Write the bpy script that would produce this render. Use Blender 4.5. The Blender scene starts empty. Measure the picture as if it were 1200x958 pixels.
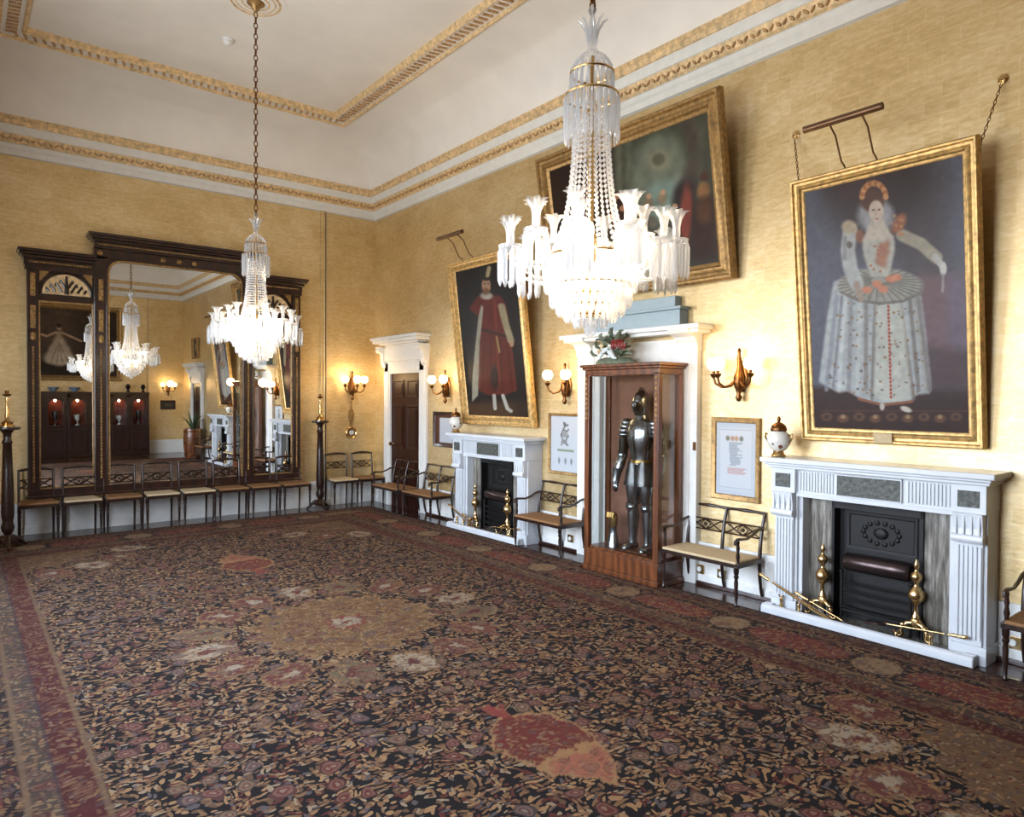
import bpy, math, random
import numpy as np
from mathutils import Vector, Matrix, Euler

random.seed(7)
rng = np.random.default_rng(11)
PI = math.pi
scene = bpy.context.scene
COL = scene.collection

# ------------------------------------------------------------------ room data (metres)
XR, YB, XL, YS = 5.472, 10.519, -0.73, -2.40      # right, back, left and rear wall planes
ZC = 4.70                                          # underside of the cornice
ZT = 5.74                                          # ceiling
SKY = 30.0
CAM_H, CAM_F = 1.75, 809.05                        # camera height, focal length in px of the 1200 px frame
YAW, PITCH, ROLL = 0.675559, -0.0159645, 0.0051229

# ------------------------------------------------------------------ mesh helper
class MB:
    def __init__(s):
        s.v, s.f, s.m = [], [], []
        s.M = Matrix.Identity(4)
        s.c = 0
    def add(s, vs, fs, mi=None):
        b = len(s.v)
        M = s.M
        s.v.extend(tuple(M @ Vector(p)) for p in vs)
        s.f.extend(tuple(b + i for i in q) for q in fs)
        s.m.extend([s.c if mi is None else mi] * len(fs))
        return s
    def box(s, x0, x1, y0, y1, z0, z1, mi=None):
        return s.add([(x0,y0,z0),(x1,y0,z0),(x1,y1,z0),(x0,y1,z0),(x0,y0,z1),(x1,y0,z1),(x1,y1,z1),(x0,y1,z1)],
                     [(3,2,1,0),(4,5,6,7),(0,1,5,4),(1,2,6,5),(2,3,7,6),(3,0,4,7)], mi)
    def loops(s, loops, closed=True, cap0=False, cap1=False, mi=None, cyc=False):
        n = len(loops[0]); vs = [p for L in loops for p in L]; fs = []
        k = len(loops)
        for j in range(k if cyc else k - 1):
            a, b = j * n, ((j + 1) % k) * n
            for i in range(n if closed else n - 1):
                i2 = (i + 1) % n
                fs.append((a+i, a+i2, b+i2, b+i))
        if cap0: fs.append(tuple(range(n))[::-1])
        if cap1: fs.append(tuple((k-1)*n + i for i in range(n)))
        return s.add(vs, fs, mi)
    def lathe(s, prof, n=16, c=(0,0,0), axis='z', mi=None, sx=1.0, sy=1.0, a0=0.0):
        L = []
        for r, z in prof:
            ring = []
            for i in range(n):
                a = a0 + 2*PI*i/n
                x, y = r*math.cos(a)*sx, r*math.sin(a)*sy
                if axis == 'z': p = (c[0]+x, c[1]+y, c[2]+z)
                elif axis == 'x': p = (c[0]+z, c[1]+x, c[2]+y)
                else: p = (c[0]+y, c[1]+z, c[2]+x)
                ring.append(p)
            L.append(ring)
        return s.loops(L, cap0=True, cap1=True, mi=mi)
    def tube(s, pts, r, n=8, mi=None, closed=False, flat=1.0):
        P = [Vector(p) for p in pts]
        k = len(P)
        R = r if isinstance(r, (list, tuple)) else [r]*k
        T = []
        for i in range(k):
            a = P[(i-1) % k] if (closed or i > 0) else P[i]
            b = P[(i+1) % k] if (closed or i < k-1) else P[i]
            t = (b-a); T.append(t.normalized() if t.length > 1e-9 else Vector((0,0,1)))
        u = T[0].orthogonal().normalized()
        L = []
        for i in range(k):
            u = (u - T[i]*u.dot(T[i]))
            u = u.normalized() if u.length > 1e-6 else T[i].orthogonal().normalized()
            w = T[i].cross(u)
            L.append([tuple(P[i] + u*(R[i]*math.cos(2*PI*j/n)) + w*(R[i]*flat*math.sin(2*PI*j/n))) for j in range(n)])
        return s.loops(L, cap0=not closed, cap1=not closed, mi=mi, cyc=closed)
    def prism(s, poly, a, b, plane='xz', mi=None):
        def P(p, d):
            if plane == 'xz': return (p[0], d, p[1])
            if plane == 'yz': return (d, p[0], p[1])
            return (p[0], p[1], d)
        n = len(poly)
        vs = [P(p, a) for p in poly] + [P(p, b) for p in poly]
        fs = [tuple(range(n)), tuple(range(2*n-1, n-1, -1))] + [(i, i+n, (i+1) % n + n, (i+1) % n) for i in range(n)]
        return s.add(vs, fs, mi)
    def ball(s, c, r, n=12, k=8, mi=None, sz=(1,1,1)):
        L = []
        for j in range(1, k):
            t = PI*j/k
            L.append([(c[0]+sz[0]*r*math.sin(t)*math.cos(2*PI*i/n), c[1]+sz[1]*r*math.sin(t)*math.sin(2*PI*i/n), c[2]-sz[2]*r*math.cos(t)) for i in range(n)])
        return s.loops(L, cap0=True, cap1=True, mi=mi)
    def ring(s, c, R, r, n=24, k=8, mi=None, axis='z', sx=1.0, sy=1.0):
        pts = []
        for i in range(n):
            a = 2*PI*i/n
            x, y = R*math.cos(a)*sx, R*math.sin(a)*sy
            pts.append((c[0]+x, c[1]+y, c[2]) if axis == 'z' else ((c[0]+x, c[1], c[2]+y) if axis == 'y' else (c[0], c[1]+x, c[2]+y)))
        return s.tube(pts, r, k, mi=mi, closed=True)
    def build(s, name, mats, parent=None, smooth=None, bevel=0, loc=None):
        me = bpy.data.meshes.new(name)
        me.from_pydata(s.v, [], s.f)
        mats = mats if isinstance(mats, (list, tuple)) else [mats]
        for m in mats: me.materials.append(m)
        if len(mats) > 1: me.polygons.foreach_set('material_index', s.m)
        import bmesh
        bm = bmesh.new(); bm.from_mesh(me)
        bmesh.ops.recalc_face_normals(bm, faces=bm.faces)
        bm.to_mesh(me); bm.free()
        if smooth:
            me.polygons.foreach_set('use_smooth', [True]*len(me.polygons))
            me.set_sharp_from_angle(angle=math.radians(smooth))
        me.update()
        o = bpy.data.objects.new(name, me); COL.objects.link(o)
        if parent: o.parent = parent
        if loc: o.location = loc
        if bevel:
            b = o.modifiers.new('Bevel', 'BEVEL'); b.width = bevel; b.segments = 2; b.limit_method = 'ANGLE'; b.angle_limit = math.radians(40)
        return o

def tag(o, label=None, cat=None, group=None, kind=None):
    if label: o['label'] = label
    if cat: o['category'] = cat
    if group: o['group'] = group
    if kind: o['kind'] = kind
    return o
def thing(name, label, cat, loc=(0,0,0), rz=0.0, group=None):
    o = bpy.data.objects.new(name, None); COL.objects.link(o)
    o.location = loc; o.rotation_euler = (0,0,math.radians(rz)); o.empty_display_size = .1
    return tag(o, label, cat, group)
def struct_root(name, loc=(0,0,0), rz=0.0):
    o = bpy.data.objects.new(name, None); COL.objects.link(o)
    o.location = loc; o.rotation_euler = (0,0,math.radians(rz)); o['kind'] = 'structure'
    return o
def kids(o): return [c for c in bpy.data.objects if c.parent == o]
def dup(o, loc=None, rz=None, label=None, parent=None):
    c = o.copy(); COL.objects.link(c)
    if parent: c.parent = parent
    if loc is not None: c.location = loc
    if rz is not None: c.rotation_euler = (0,0,math.radians(rz))
    if label: c['label'] = label
    for ch in kids(o): dup(ch, parent=c)
    return c

# ------------------------------------------------------------------ materials
def lin(c):
    out = []
    for v in c[:3]:
        v = v/255.0
        out.append(v/12.92 if v <= .04045 else ((v+.055)/1.055)**2.4)
    return (out[0], out[1], out[2], 1.0)
class NT:
    def fres(s, ior):
        g = s.n.new('ShaderNodeNewGeometry').outputs['Backfacing']
        return s.node('Fresnel', IOR=s.math('ADD', ior, s.math('MULTIPLY', g, 1/ior-ior)))
    def __init__(s, name):
        s.m = bpy.data.materials.new(name); s.m.use_nodes = True
        s.t = s.m.node_tree; s.n = s.t.nodes; s.l = s.t.links
        s.n.clear(); s.out = s.n.new('ShaderNodeOutputMaterial')
    def node(s, kind, **kw):
        n = s.n.new('ShaderNode' + kind)
        for k, v in kw.items():
            if k.startswith('_'): setattr(n, k[1:], v)
            else:
                key = k.replace('__', ' ')
                inp = n.inputs[int(key[1:])] if key[0] == 'i' and key[1:].isdigit() else n.inputs[key]
                if hasattr(v, 'is_linked') or isinstance(v, bpy.types.NodeSocket): s.l.new(v, inp)
                else: inp.default_value = v
        return n
    def math(s, op, a, b=0.0, clamp=False):
        n = s.n.new('ShaderNodeMath'); n.operation = op; n.use_clamp = clamp
        for i, v in enumerate((a, b)):
            if isinstance(v, bpy.types.NodeSocket): s.l.new(v, n.inputs[i])
            else: n.inputs[i].default_value = v
        return n.outputs[0]
    def mix(s, f, a, b, blend='MIX'):
        n = s.n.new('ShaderNodeMix'); n.data_type = 'RGBA'; n.blend_type = blend
        for i, v in ((0, f), (6, a), (7, b)):
            if isinstance(v, bpy.types.NodeSocket): s.l.new(v, n.inputs[i])
            else: n.inputs[i].default_value = v
        return n.outputs[2]
    def ramp(s, fac, stops, const=False):
        n = s.n.new('ShaderNodeValToRGB'); s.l.new(fac, n.inputs[0])
        e = n.color_ramp.elements
        if const: n.color_ramp.interpolation = 'CONSTANT'
        while len(e) < len(stops): e.new(.5)
        for i, (p, c) in enumerate(stops):
            e[i].position = p; e[i].color = c if len(c) == 4 else lin(c)
        return n.outputs[0]
    def noise(s, vec, scale, detail=3, rough=.55, out=0):
        n = s.n.new('ShaderNodeTexNoise'); n.inputs['Scale'].default_value = scale
        n.inputs['Detail'].default_value = detail; n.inputs['Roughness'].default_value = rough
        if vec is not None: s.l.new(vec, n.inputs['Vector'])
        return n.outputs[out]
    def coord(s, scale=None, rot=None):
        o = s.n.new('ShaderNodeTexCoord').outputs['Object']
        if scale or rot:
            mp = s.n.new('ShaderNodeMapping'); s.l.new(o, mp.inputs[0])
            if scale: mp.inputs['Scale'].default_value = scale
            if rot: mp.inputs['Rotation'].default_value = rot
            o = mp.outputs[0]
        return o
    def bump(s, h, strength=.3, dist=.01):
        n = s.n.new('ShaderNodeBump'); n.inputs['Strength'].default_value = strength; n.inputs['Distance'].default_value = dist
        s.l.new(h, n.inputs['Height']); return n.outputs[0]
    def bsdf(s, color, rough=.5, metal=0.0, normal=None, **kw):
        n = s.n.new('ShaderNodeBsdfPrincipled')
        for k, v in (('Base Color', color), ('Roughness', rough), ('Metallic', metal)):
            if isinstance(v, bpy.types.NodeSocket): s.l.new(v, n.inputs[k])
            else: n.inputs[k].default_value = v
        if normal is not None: s.l.new(normal, n.inputs['Normal'])
        for k, v in kw.items(): n.inputs[k.replace('_', ' ')].default_value = v
        s.l.new(n.outputs[0], s.out.inputs[0])
        return n

def plain(name, c, rough=.5, metal=0.0, var=.06, scale=12, bump=0.0, **kw):
    t = NT(name); co = t.coord()
    nz = t.noise(co, scale, 4)
    a = lin([max(0, v*(1-var)) for v in c]); b = lin([min(255, v*(1+var)) for v in c])
    col = t.ramp(nz, [(.3, a), (.7, b)])
    nm = t.bump(t.noise(co, scale*3, 3), bump, .004) if bump else None
    t.bsdf(col, rough, metal, nm, **kw)
    return t.m

def gold_wall(name, horiz):
    # squares of gold leaf: mottled, brushed, with faint overlapping seams
    t = NT(name); o = t.n.new('ShaderNodeTexCoord').outputs['Object']
    sp = t.node('SeparateXYZ', Vector=o)
    cm = t.node('CombineXYZ', X=sp.outputs[horiz], Y=sp.outputs[2], Z=0.0).outputs[0]
    br = t.n.new('ShaderNodeTexBrick'); t.l.new(cm, br.inputs['Vector'])
    for k, v in (('Scale', 1.0), ('Mortar Size', .006), ('Mortar Smooth', .6), ('Brick Width', .23), ('Row Height', .115), ('Bias', 0.0)): br.inputs[k].default_value = v
    br.offset = .5
    br.inputs['Color1'].default_value = (.30,.30,.30,1); br.inputs['Color2'].default_value = (.70,.70,.70,1); br.inputs['Mortar'].default_value = (.75,.75,.75,1)
    big = t.noise(cm, 1.3, 4)
    mp = t.node('Mapping', Vector=cm); mp.inputs['Rotation'].default_value = (0,0,.5); mp.inputs['Scale'].default_value = (5, 14, 1)
    brush = t.noise(mp.outputs[0], 2.2, 5, .65)
    fine = t.noise(cm, 34, 4, .7)
    f = t.math('ADD', t.math('MULTIPLY', big, .35), t.math('MULTIPLY', brush, .40))
    f = t.math('ADD', f, t.math('MULTIPLY', fine, .13))
    bw = t.node('RGBToBW', Color=br.outputs[0]).outputs[0]
    f = t.math('ADD', f, t.math('MULTIPLY', bw, .14))
    col = t.ramp(f, [(.30, (178,146,92)), (.50, (214,186,132)), (.72, (241,224,186))])
    rr = t.math('ADD', .36, t.math('MULTIPLY', brush, .22))
    nm = t.bump(f, .35, .012)
    t.bsdf(col, rr, .7, nm, Coat_Weight=.8, Coat_Roughness=.42)
    return t.m

def wood(name, c1, c2, rough=.3, scale=(2,2,18), axis_rot=(0,0,0), coat=0.0, spec=.5):
    t = NT(name); co = t.coord(scale, axis_rot)
    n1 = t.noise(co, 3.0, 6, .6)
    w = t.n.new('ShaderNodeTexWave'); t.l.new(co, w.inputs[0]); w.inputs['Scale'].default_value = .8; w.inputs['Distortion'].default_value = 6; w.inputs['Detail'].default_value = 3
    f = t.math('ADD', t.math('MULTIPLY', n1, .7), t.math('MULTIPLY', w.outputs[1], .3))
    col = t.ramp(f, [(.3, c1), (.7, c2)])
    b = t.bsdf(col, rough, 0, None, Coat_Weight=coat, Coat_Roughness=.1); b.inputs['Specular IOR Level'].default_value = spec
    return t.m

def emit(name, c, strength):
    t = NT(name); e = t.node('Emission', Color=lin(c), Strength=strength); t.l.new(e.outputs[0], t.out.inputs[0]); return t.m

def glass_pane(name, tint=(250,252,252), refl=1.0):
    t = NT(name)
    tr = t.node('BsdfTransparent', Color=lin(tint)); gl = t.node('BsdfGlossy', Roughness=.02)
    fr = t.fres(1.45)
    m = t.n.new('ShaderNodeMixShader')
    t.l.new(t.math('MULTIPLY', fr.outputs[0], refl, True), m.inputs[0]); t.l.new(tr.outputs[0], m.inputs[1]); t.l.new(gl.outputs[0], m.inputs[2])
    t.l.new(m.outputs[0], t.out.inputs[0]); return t.m

def crystal(name):
    t = NT(name)
    tr = t.node('BsdfTransparent', Color=(.93,.95,.97,1)); gl = t.node('BsdfGlossy', Roughness=.08, Color=(1,1,1,1))
    tl = t.node('BsdfTranslucent', Color=(.95,.96,1,1)); df = t.node('BsdfDiffuse', Color=(.9,.92,.95,1))
    fr = t.fres(1.55)
    m0 = t.n.new('ShaderNodeMixShader'); m0.inputs[0].default_value = .25; t.l.new(tl.outputs[0], m0.inputs[1]); t.l.new(df.outputs[0], m0.inputs[2])
    m1 = t.n.new('ShaderNodeMixShader'); m1.inputs[0].default_value = .36; t.l.new(tr.outputs[0], m1.inputs[1]); t.l.new(m0.outputs[0], m1.inputs[2])
    m2 = t.n.new('ShaderNodeMixShader'); t.l.new(t.math('ADD', fr.outputs[0], .04, True), m2.inputs[0]); t.l.new(m1.outputs[0], m2.inputs[1]); t.l.new(gl.outputs[0], m2.inputs[2])
    t.l.new(m2.outputs[0], t.out.inputs[0]); return t.m

def painted(name, rough=.35, bump=.15, spec=.5):
    t = NT(name); a = t.n.new('ShaderNodeVertexColor'); a.layer_name = 'Col'
    nm = t.bump(t.noise(t.coord(), 90, 3), bump, .003)
    b = t.bsdf(a.outputs[0], rough, 0, nm); b.inputs['Specular IOR Level'].default_value = spec; return t.m

def floor_mat():
    t = NT('polished_oak'); co = t.coord()
    br = t.n.new('ShaderNodeTexBrick'); t.l.new(co, br.inputs['Vector'])
    for k, v in (('Scale', 1.0), ('Mortar Size', .002), ('Brick Width', .14), ('Row Height', 1.6)): br.inputs[k].default_value = v
    br.inputs['Color1'].default_value = lin((74,44,28)); br.inputs['Color2'].default_value = lin((52,30,20)); br.inputs['Mortar'].default_value = lin((20,12,8))
    mp = t.coord((30,2,1)); g = t.noise(mp, 2, 5)
    col = t.mix(t.math('MULTIPLY', g, .5), br.outputs[0], lin((36,20,13)))
    t.bsdf(col, .18, 0); return t.m

def carpet_mat():
    # woven wool: ground colours come from the layout (vertex colour), leaf and flower flecks from cell textures
    t = NT('persian_wool'); co = t.coord()
    at = t.n.new('ShaderNodeVertexColor'); at.layer_name = 'Col'
    wob = t.node('VectorMath', _operation='SUBTRACT'); t.l.new(t.noise(co, 5.0, 2, .5, out=1), wob.inputs[0]); wob.inputs[1].default_value = (.5,.5,.5)
    sc = t.node('VectorMath', _operation='SCALE'); t.l.new(wob.outputs[0], sc.inputs[0]); sc.inputs['Scale'].default_value = .16
    ad = t.node('VectorMath', _operation='ADD'); t.l.new(co, ad.inputs[0]); t.l.new(sc.outputs[0], ad.inputs[1])
    def vor(scale, vec, rot=0.0):
        mp = t.n.new('ShaderNodeMapping'); t.l.new(vec, mp.inputs[0]); mp.inputs['Scale'].default_value = scale; mp.inputs['Rotation'].default_value = (0,0,rot)
        v = t.n.new('ShaderNodeTexVoronoi'); v.voronoi_dimensions = '2D'; t.l.new(mp.outputs[0], v.inputs['Vector']); v.inputs['Scale'].default_value = 1.0
        return v
    def leaf(sx, sy, rot, thr):
        v = vor((sx, sy, 1), ad.outputs[0], rot)
        m = t.math('LESS_THAN', v.outputs['Distance'], thr)
        s = t.node('SeparateColor', Color=v.outputs['Color'])
        return m, s.outputs[0], s.outputs[1]
    base = at.outputs[0]
    pal = [(0, (116,84,56)), (.30, (144,108,72)), (.52, (92,66,46)), (.68, (82,40,31)), (.80, (138,116,90)), (.90, (82,72,70))]
    col = base
    for sx, sy, rot, thr, keep in ((15, 34, .5, .36, .38), (36, 15, .35, .35, .42), (24, 44, -.7, .34, .48)):
        m, r1, r2 = leaf(sx, sy, rot, thr)
        on = t.math('MULTIPLY', m, t.math('GREATER_THAN', r2, keep))
        col = t.mix(t.math('MULTIPLY', on, at.outputs[1]), col, t.ramp(r1, pal, True))
    # blossoms
    v = vor((7.0, 7.0, 1), ad.outputs[0], .2)
    s = t.node('SeparateColor', Color=v.outputs['Color'])
    on = t.math('GREATER_THAN', s.outputs[1], .58)
    d = t.math('ADD', v.outputs['Distance'], t.math('MULTIPLY', t.noise(co, 40, 2), .14))
    fl = t.math('MULTIPLY', t.math('MULTIPLY', on, t.math('LESS_THAN', d, .40)), at.outputs[1])
    rings = t.ramp(d, [(0, (142,118,94)), (.14, (88,42,35)), (.22, (116,84,68)), (.31, (50,34,30))], True)
    tint = t.ramp(s.outputs[0], [(0, (96,58,50)), (.35, (100,82,62)), (.6, (80,72,70)), (.8, (86,42,34))], True)
    col = t.mix(fl, col, t.mix(.45, rings, tint))
    wv = t.noise(co, 160, 2)
    col = t.mix(t.math('MULTIPLY', wv, .35), col, (.012,.010,.010,1))
    nm = t.bump(wv, .4, .004)
    b = t.bsdf(col, 1.0, 0, nm)
    b.inputs['Specular IOR Level'].default_value = .2
    return t.m

M = {}
M['wallR'] = gold_wall('gold_leaf_side', 1); M['wallB'] = gold_wall('gold_leaf_end', 0)
M['bluewhite'] = plain('pale_blue_grey', (160,174,178), .5, var=.02)  # blue-grey tint for the overdoor block, rest of the doorcase stays white
M['white'] = plain('white_paint', (226,224,218), .45, var=.02)
M['ceil'] = plain('ceiling_plaster', (236,230,222), .8, var=.02, scale=2)
M['gilt'] = plain('gilt_plaster', (216,186,140), .5, .1, var=.15, scale=20)
M['giltdark'] = plain('aged_gilt', (178,142,98), .6, .0, var=.2, scale=30)
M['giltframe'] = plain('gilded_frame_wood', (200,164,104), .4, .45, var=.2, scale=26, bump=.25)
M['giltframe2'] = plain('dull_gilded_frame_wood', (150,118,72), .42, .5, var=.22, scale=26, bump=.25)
M['marble'] = plain('white_marble', (206,208,210), .28, var=.03, scale=5)
M['floor'] = floor_mat()
M['carpet'] = carpet_mat()
M['mahog'] = wood('mahogany', (28,14,10), (52,25,17), .28, (2,2,10), coat=.3)
M['darkwood'] = wood('dark_rosewood', (26,14,10), (50,28,19), .3, (6,6,3), coat=.3)
M['casewood'] = wood('walnut_case', (78,42,21), (118,67,35), .3, (4,4,1.2), coat=.3)
M['caselining'] = plain('russet_cloth_lining', (134,92,72), .9, var=.05)
M['doorwood'] = wood('dark_door_mahogany', (38,18,12), (58,28,19), .4, (8,8,1.2), spec=.15)
M['cane'] = plain('cane_seat', (134,96,58), .7, var=.12, scale=90, bump=.3)
M['cream'] = plain('cream_squab', (196,174,136), .85, var=.05, scale=60, bump=.2)
M['brass'] = plain('polished_brass', (208,176,124), .26, 1.0, var=.06)
M['bronze'] = plain('dark_bronze', (112,74,40), .35, .9, var=.15)
M['iron'] = plain('black_iron', (22,20,19), .55, .4, var=.2, scale=30, bump=.2)
M['ironpol'] = plain('polished_iron', (70,58,56), .28, .8, var=.15)
M['steel'] = plain('armour_steel', (150,152,156), .24, 1.0, var=.12, scale=8)
M['steeldark'] = plain('blackened_armour_steel', (78,76,74), .28, 1.0, var=.2, scale=8)
M['strap'] = plain('brass_riveted_strap', (150,118,66), .3, .9)
M['mirror'] = plain('mirror_silvering', (232,232,230), .0, 1.0, var=.0)
M['crystal'] = crystal('cut_crystal')
M['bulb'] = emit('lit_bulb', (255,236,205), 14)
M['globe'] = emit('lit_frosted_glass', (255,226,170), 7)
M['nichelamp'] = emit('lit_niche_lamp', (255,196,140), 6)
M['pane'] = glass_pane('clear_glass')
M['caseglass'] = glass_pane('case_glass', (246,248,248), 1.6)
M['paint'] = painted('oil_paint', .45, .15, .16); M['varnish'] = painted('varnished_oil_paint', .4, .15, .24); M['paper'] = painted('inked_paper', .6, .05)
M['slip'] = None
M['porcelain'] = None
M['plate'] = plain('lamp_metal', (112,84,62), .35, .7)
M['dial'] = plain('enamel_dial', (232,230,222), .3)
M['leaf'] = plain('leaf_green', (52,70,44), .5, var=.25, scale=30)
M['leafgrey'] = plain('carved_grey_green', (104,112,92), .6, var=.2, scale=30)
M['redpaint'] = plain('carved_red_paint', (118,36,30), .5, var=.15, scale=30)
M['whitepaint'] = plain('carved_white_paint', (206,212,210), .5, var=.06, scale=30)
M['plastic'] = plain('white_plastic', (236,236,236), .35, var=.01)
M['redlining'] = plain('red_niche_lining', (116,44,28), .8)
M['bluechina'] = plain('blue_and_white_china', (120,134,154), .25, var=.3, scale=40)
M['winsky'] = None

def slip_mat():
    t = NT('grey_veined_marble'); co = t.coord((14,14,1.2))
    f = t.noise(co, 2.2, 6, .65)
    col = t.ramp(f, [(.36, (66,60,52)), (.5, (108,102,92)), (.62, (158,152,142))])
    t.bsdf(col, .3); return t.m
M['slip'] = slip_mat()
def dark_relief():
    t = NT('dark_carved_marble'); co = t.coord()
    f = t.noise(co, 38, 5, .7)
    col = t.ramp(f, [(.35, (40,40,36)), (.6, (92,94,86)), (.75, (138,138,126))])
    t.bsdf(col, .4, 0, t.bump(f, .8, .01)); return t.m
M['relief'] = dark_relief()
def porcelain():
    t = NT('flowered_porcelain'); co = t.coord()
    v = t.n.new('ShaderNodeTexVoronoi'); t.l.new(co, v.inputs['Vector']); v.inputs['Scale'].default_value = 22
    s = t.node('SeparateColor', Color=v.outputs['Color'])
    m = t.math('MULTIPLY', t.math('LESS_THAN', v.outputs['Distance'], .36), t.math('GREATER_THAN', s.outputs[1], .45))
    col = t.mix(m, lin((222,218,208)), t.ramp(s.outputs[0], [(0, (120,70,60)), (.4, (90,100,90)), (.7, (160,130,80))], True))
    t.bsdf(col, .2); return t.m
M['porcelain'] = porcelain()

# ------------------------------------------------------------------ painter (pictures inside frames, carpet layout)
def blur(a, k):
    if k < 1: return a
    for ax in (0, 1):
        p = np.pad(a, [(k, k) if i == ax else (0, 0) for i in range(2)], mode='edge')
        c = np.cumsum(p, axis=ax); z = np.zeros_like(np.take(c, [0], axis=ax))
        c = np.concatenate([z, c], axis=ax); n = a.shape[ax]
        hi = np.take(c, range(2*k+1, 2*k+1+n), axis=ax); lo = np.take(c, range(0, n), axis=ax)
        a = (hi-lo)/(2*k+1)
    return a
def homog(src, dst):
    A = []
    for (x, y), (u, v) in zip(src, dst):
        A += [[x,y,1,0,0,0,-u*x,-u*y,-u], [0,0,0,x,y,1,-v*x,-v*y,-v]]
    return np.linalg.svd(np.array(A, float))[2][-1].reshape(3, 3)
class Canvas:
    """a painted picture: soft shapes on a grid, in picture coordinates (u right, v down, 0..1) or in any quad mapped to it"""
    def __init__(s, w, h, n, quad=None, bg=(40,36,34)):
        s.w, s.h = w, h
        s.nx = n; s.ny = int(round(n*h/w))
        u, v = np.meshgrid((np.arange(s.nx)+.0)/(s.nx-1), (np.arange(s.ny)+.0)/(s.ny-1))
        if quad:
            Hm = homog([(0,0),(1,0),(1,1),(0,1)], quad)
            q = np.stack([u, v, np.ones_like(u)], -1) @ Hm.T
            s.x, s.y = q[..., 0]/q[..., 2], q[..., 1]/q[..., 2]
        else: s.x, s.y = u, v
        s.u, s.v = u, v
        s.a = np.ones((s.ny, s.nx, 3))*np.array(bg, float)
    def lay(s, m, col, a=1.0):
        m = np.clip(m, 0, 1)[..., None]*a; s.a = s.a*(1-m) + np.array(col, float)*m
    def ell(s, cx, cy, rx, ry, col, soft=.25, a=1.0, rot=0.0):
        c, sn = math.cos(rot), math.sin(rot)
        dx, dy = s.x-cx, s.y-cy
        d = np.sqrt(((dx*c+dy*sn)/rx)**2 + ((-dx*sn+dy*c)/ry)**2)
        s.lay((1-d)/soft + .5, col, a)
    def poly(s, P, col, k=1, a=1.0):
        ins = np.zeros(s.x.shape, bool); n = len(P)
        for i in range(n):
            (x1, y1), (x2, y2) = P[i], P[(i+1) % n]
            if y1 == y2: continue
            ins ^= ((y1 > s.y) != (y2 > s.y)) & (s.x < (x2-x1)*(s.y-y1)/(y2-y1)+x1)
        s.lay(blur(ins.astype(float), k), col, a)
    def line(s, P, w, col, soft=.6, a=1.0):
        best = np.full(s.x.shape, 1e9)
        for (x1, y1), (x2, y2) in zip(P[:-1], P[1:]):
            L = (x2-x1)**2 + (y2-y1)**2 + 1e-12
            t = np.clip(((s.x-x1)*(x2-x1)+(s.y-y1)*(y2-y1))/L, 0, 1)
            best = np.minimum(best, np.hypot(s.x-x1-t*(x2-x1), s.y-y1-t*(y2-y1)))
        s.lay((w-best)/(w*soft) + .5, col, a)
    def grain(s, amt, cell=6):
        gy, gx = s.ny//cell+2, s.nx//cell+2
        g = rng.normal(0, 1, (gy, gx)); g = np.kron(g, np.ones((cell, cell)))[:s.ny, :s.nx]
        g = blur(g, cell//2+1)
        s.a = np.clip(s.a*(1+amt*g[..., None]), 0, 255)
    def mesh(s, name, mat, parent, y=0.0, z0=0.0):
        xs = (s.u-.5)*s.w; zs = z0 + (1-s.v)*s.h
        co = np.stack([xs, np.full_like(xs, y), zs], -1).reshape(-1, 3)
        i = np.arange(s.ny*s.nx).reshape(s.ny, s.nx)
        f = np.stack([i[1:, :-1], i[1:, 1:], i[:-1, 1:], i[:-1, :-1]], -1).reshape(-1, 4)
        return grid_mesh(name, co, f, s.a.reshape(-1, 3), mat, parent)
def grid_mesh(name, co, f, rgb, mat, parent, alpha=None):
    me = bpy.data.meshes.new(name)
    me.vertices.add(len(co)); me.vertices.foreach_set('co', co.astype(np.float32).ravel())
    me.loops.add(f.size); me.loops.foreach_set('vertex_index', f.astype(np.int32).ravel())
    me.polygons.add(len(f)); me.polygons.foreach_set('loop_start', np.arange(0, f.size, 4, dtype=np.int32))
    me.update(calc_edges=True)
    c = rgb/255.0; c = np.where(c <= .04045, c/12.92, ((c+.055)/1.055)**2.4)
    al = np.ones(len(c)) if alpha is None else alpha
    at = me.color_attributes.new('Col', 'FLOAT_COLOR', 'POINT')
    at.data.foreach_set('color', np.concatenate([c, al[:, None]], 1).astype(np.float32).ravel())
    me.materials.append(mat)
    o = bpy.data.objects.new(name, me); COL.objects.link(o)
    if parent: o.parent = parent
    return o

def frame_loops(mb, w, h, prof, z0=0.0, mi=None):
    """mitred rectangular moulding; prof = (inset from the outer edge, how far out of the wall)"""
    L = []
    for d, y in prof:
        L.append([(-w/2+d, -y, z0+d), (w/2-d, -y, z0+d), (w/2-d, -y, z0+h-d), (-w/2+d, -y, z0+h-d)])
    mb.loops(L, mi=mi)
    return mb

def facing_right(y, z, off=0.0): return (XR-off, y, z)   # for things on the right wall; rz = -90

# ================================================================== SETTING
def room_ring(inset, z): return [(XL+inset, YS+inset, z), (XR-inset, YS+inset, z), (XR-inset, YB-inset, z), (XL+inset, YB-inset, z)]
mb = MB(); mb.box(XL-.3, XR+.3, YS-.3, YB+.3, -.1, 0); tag(mb.build('floor', M['floor']), kind='structure')
mb = MB(); mb.box(XR, XR+.2, YS-.2, YB+.2, 0, 5.3); tag(mb.build('wall_right', M['wallR']), kind='structure')
mb = MB(); mb.box(XL-.2, XR+.2, YB, YB+.2, 0, 5.3); tag(mb.build('wall_back', M['wallB']), kind='structure')
mb = MB(); mb.box(XL-.2, XR+.2, YS-.2, YS, 0, 5.3); tag(mb.build('wall_front', M['wallB']), kind='structure')
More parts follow.
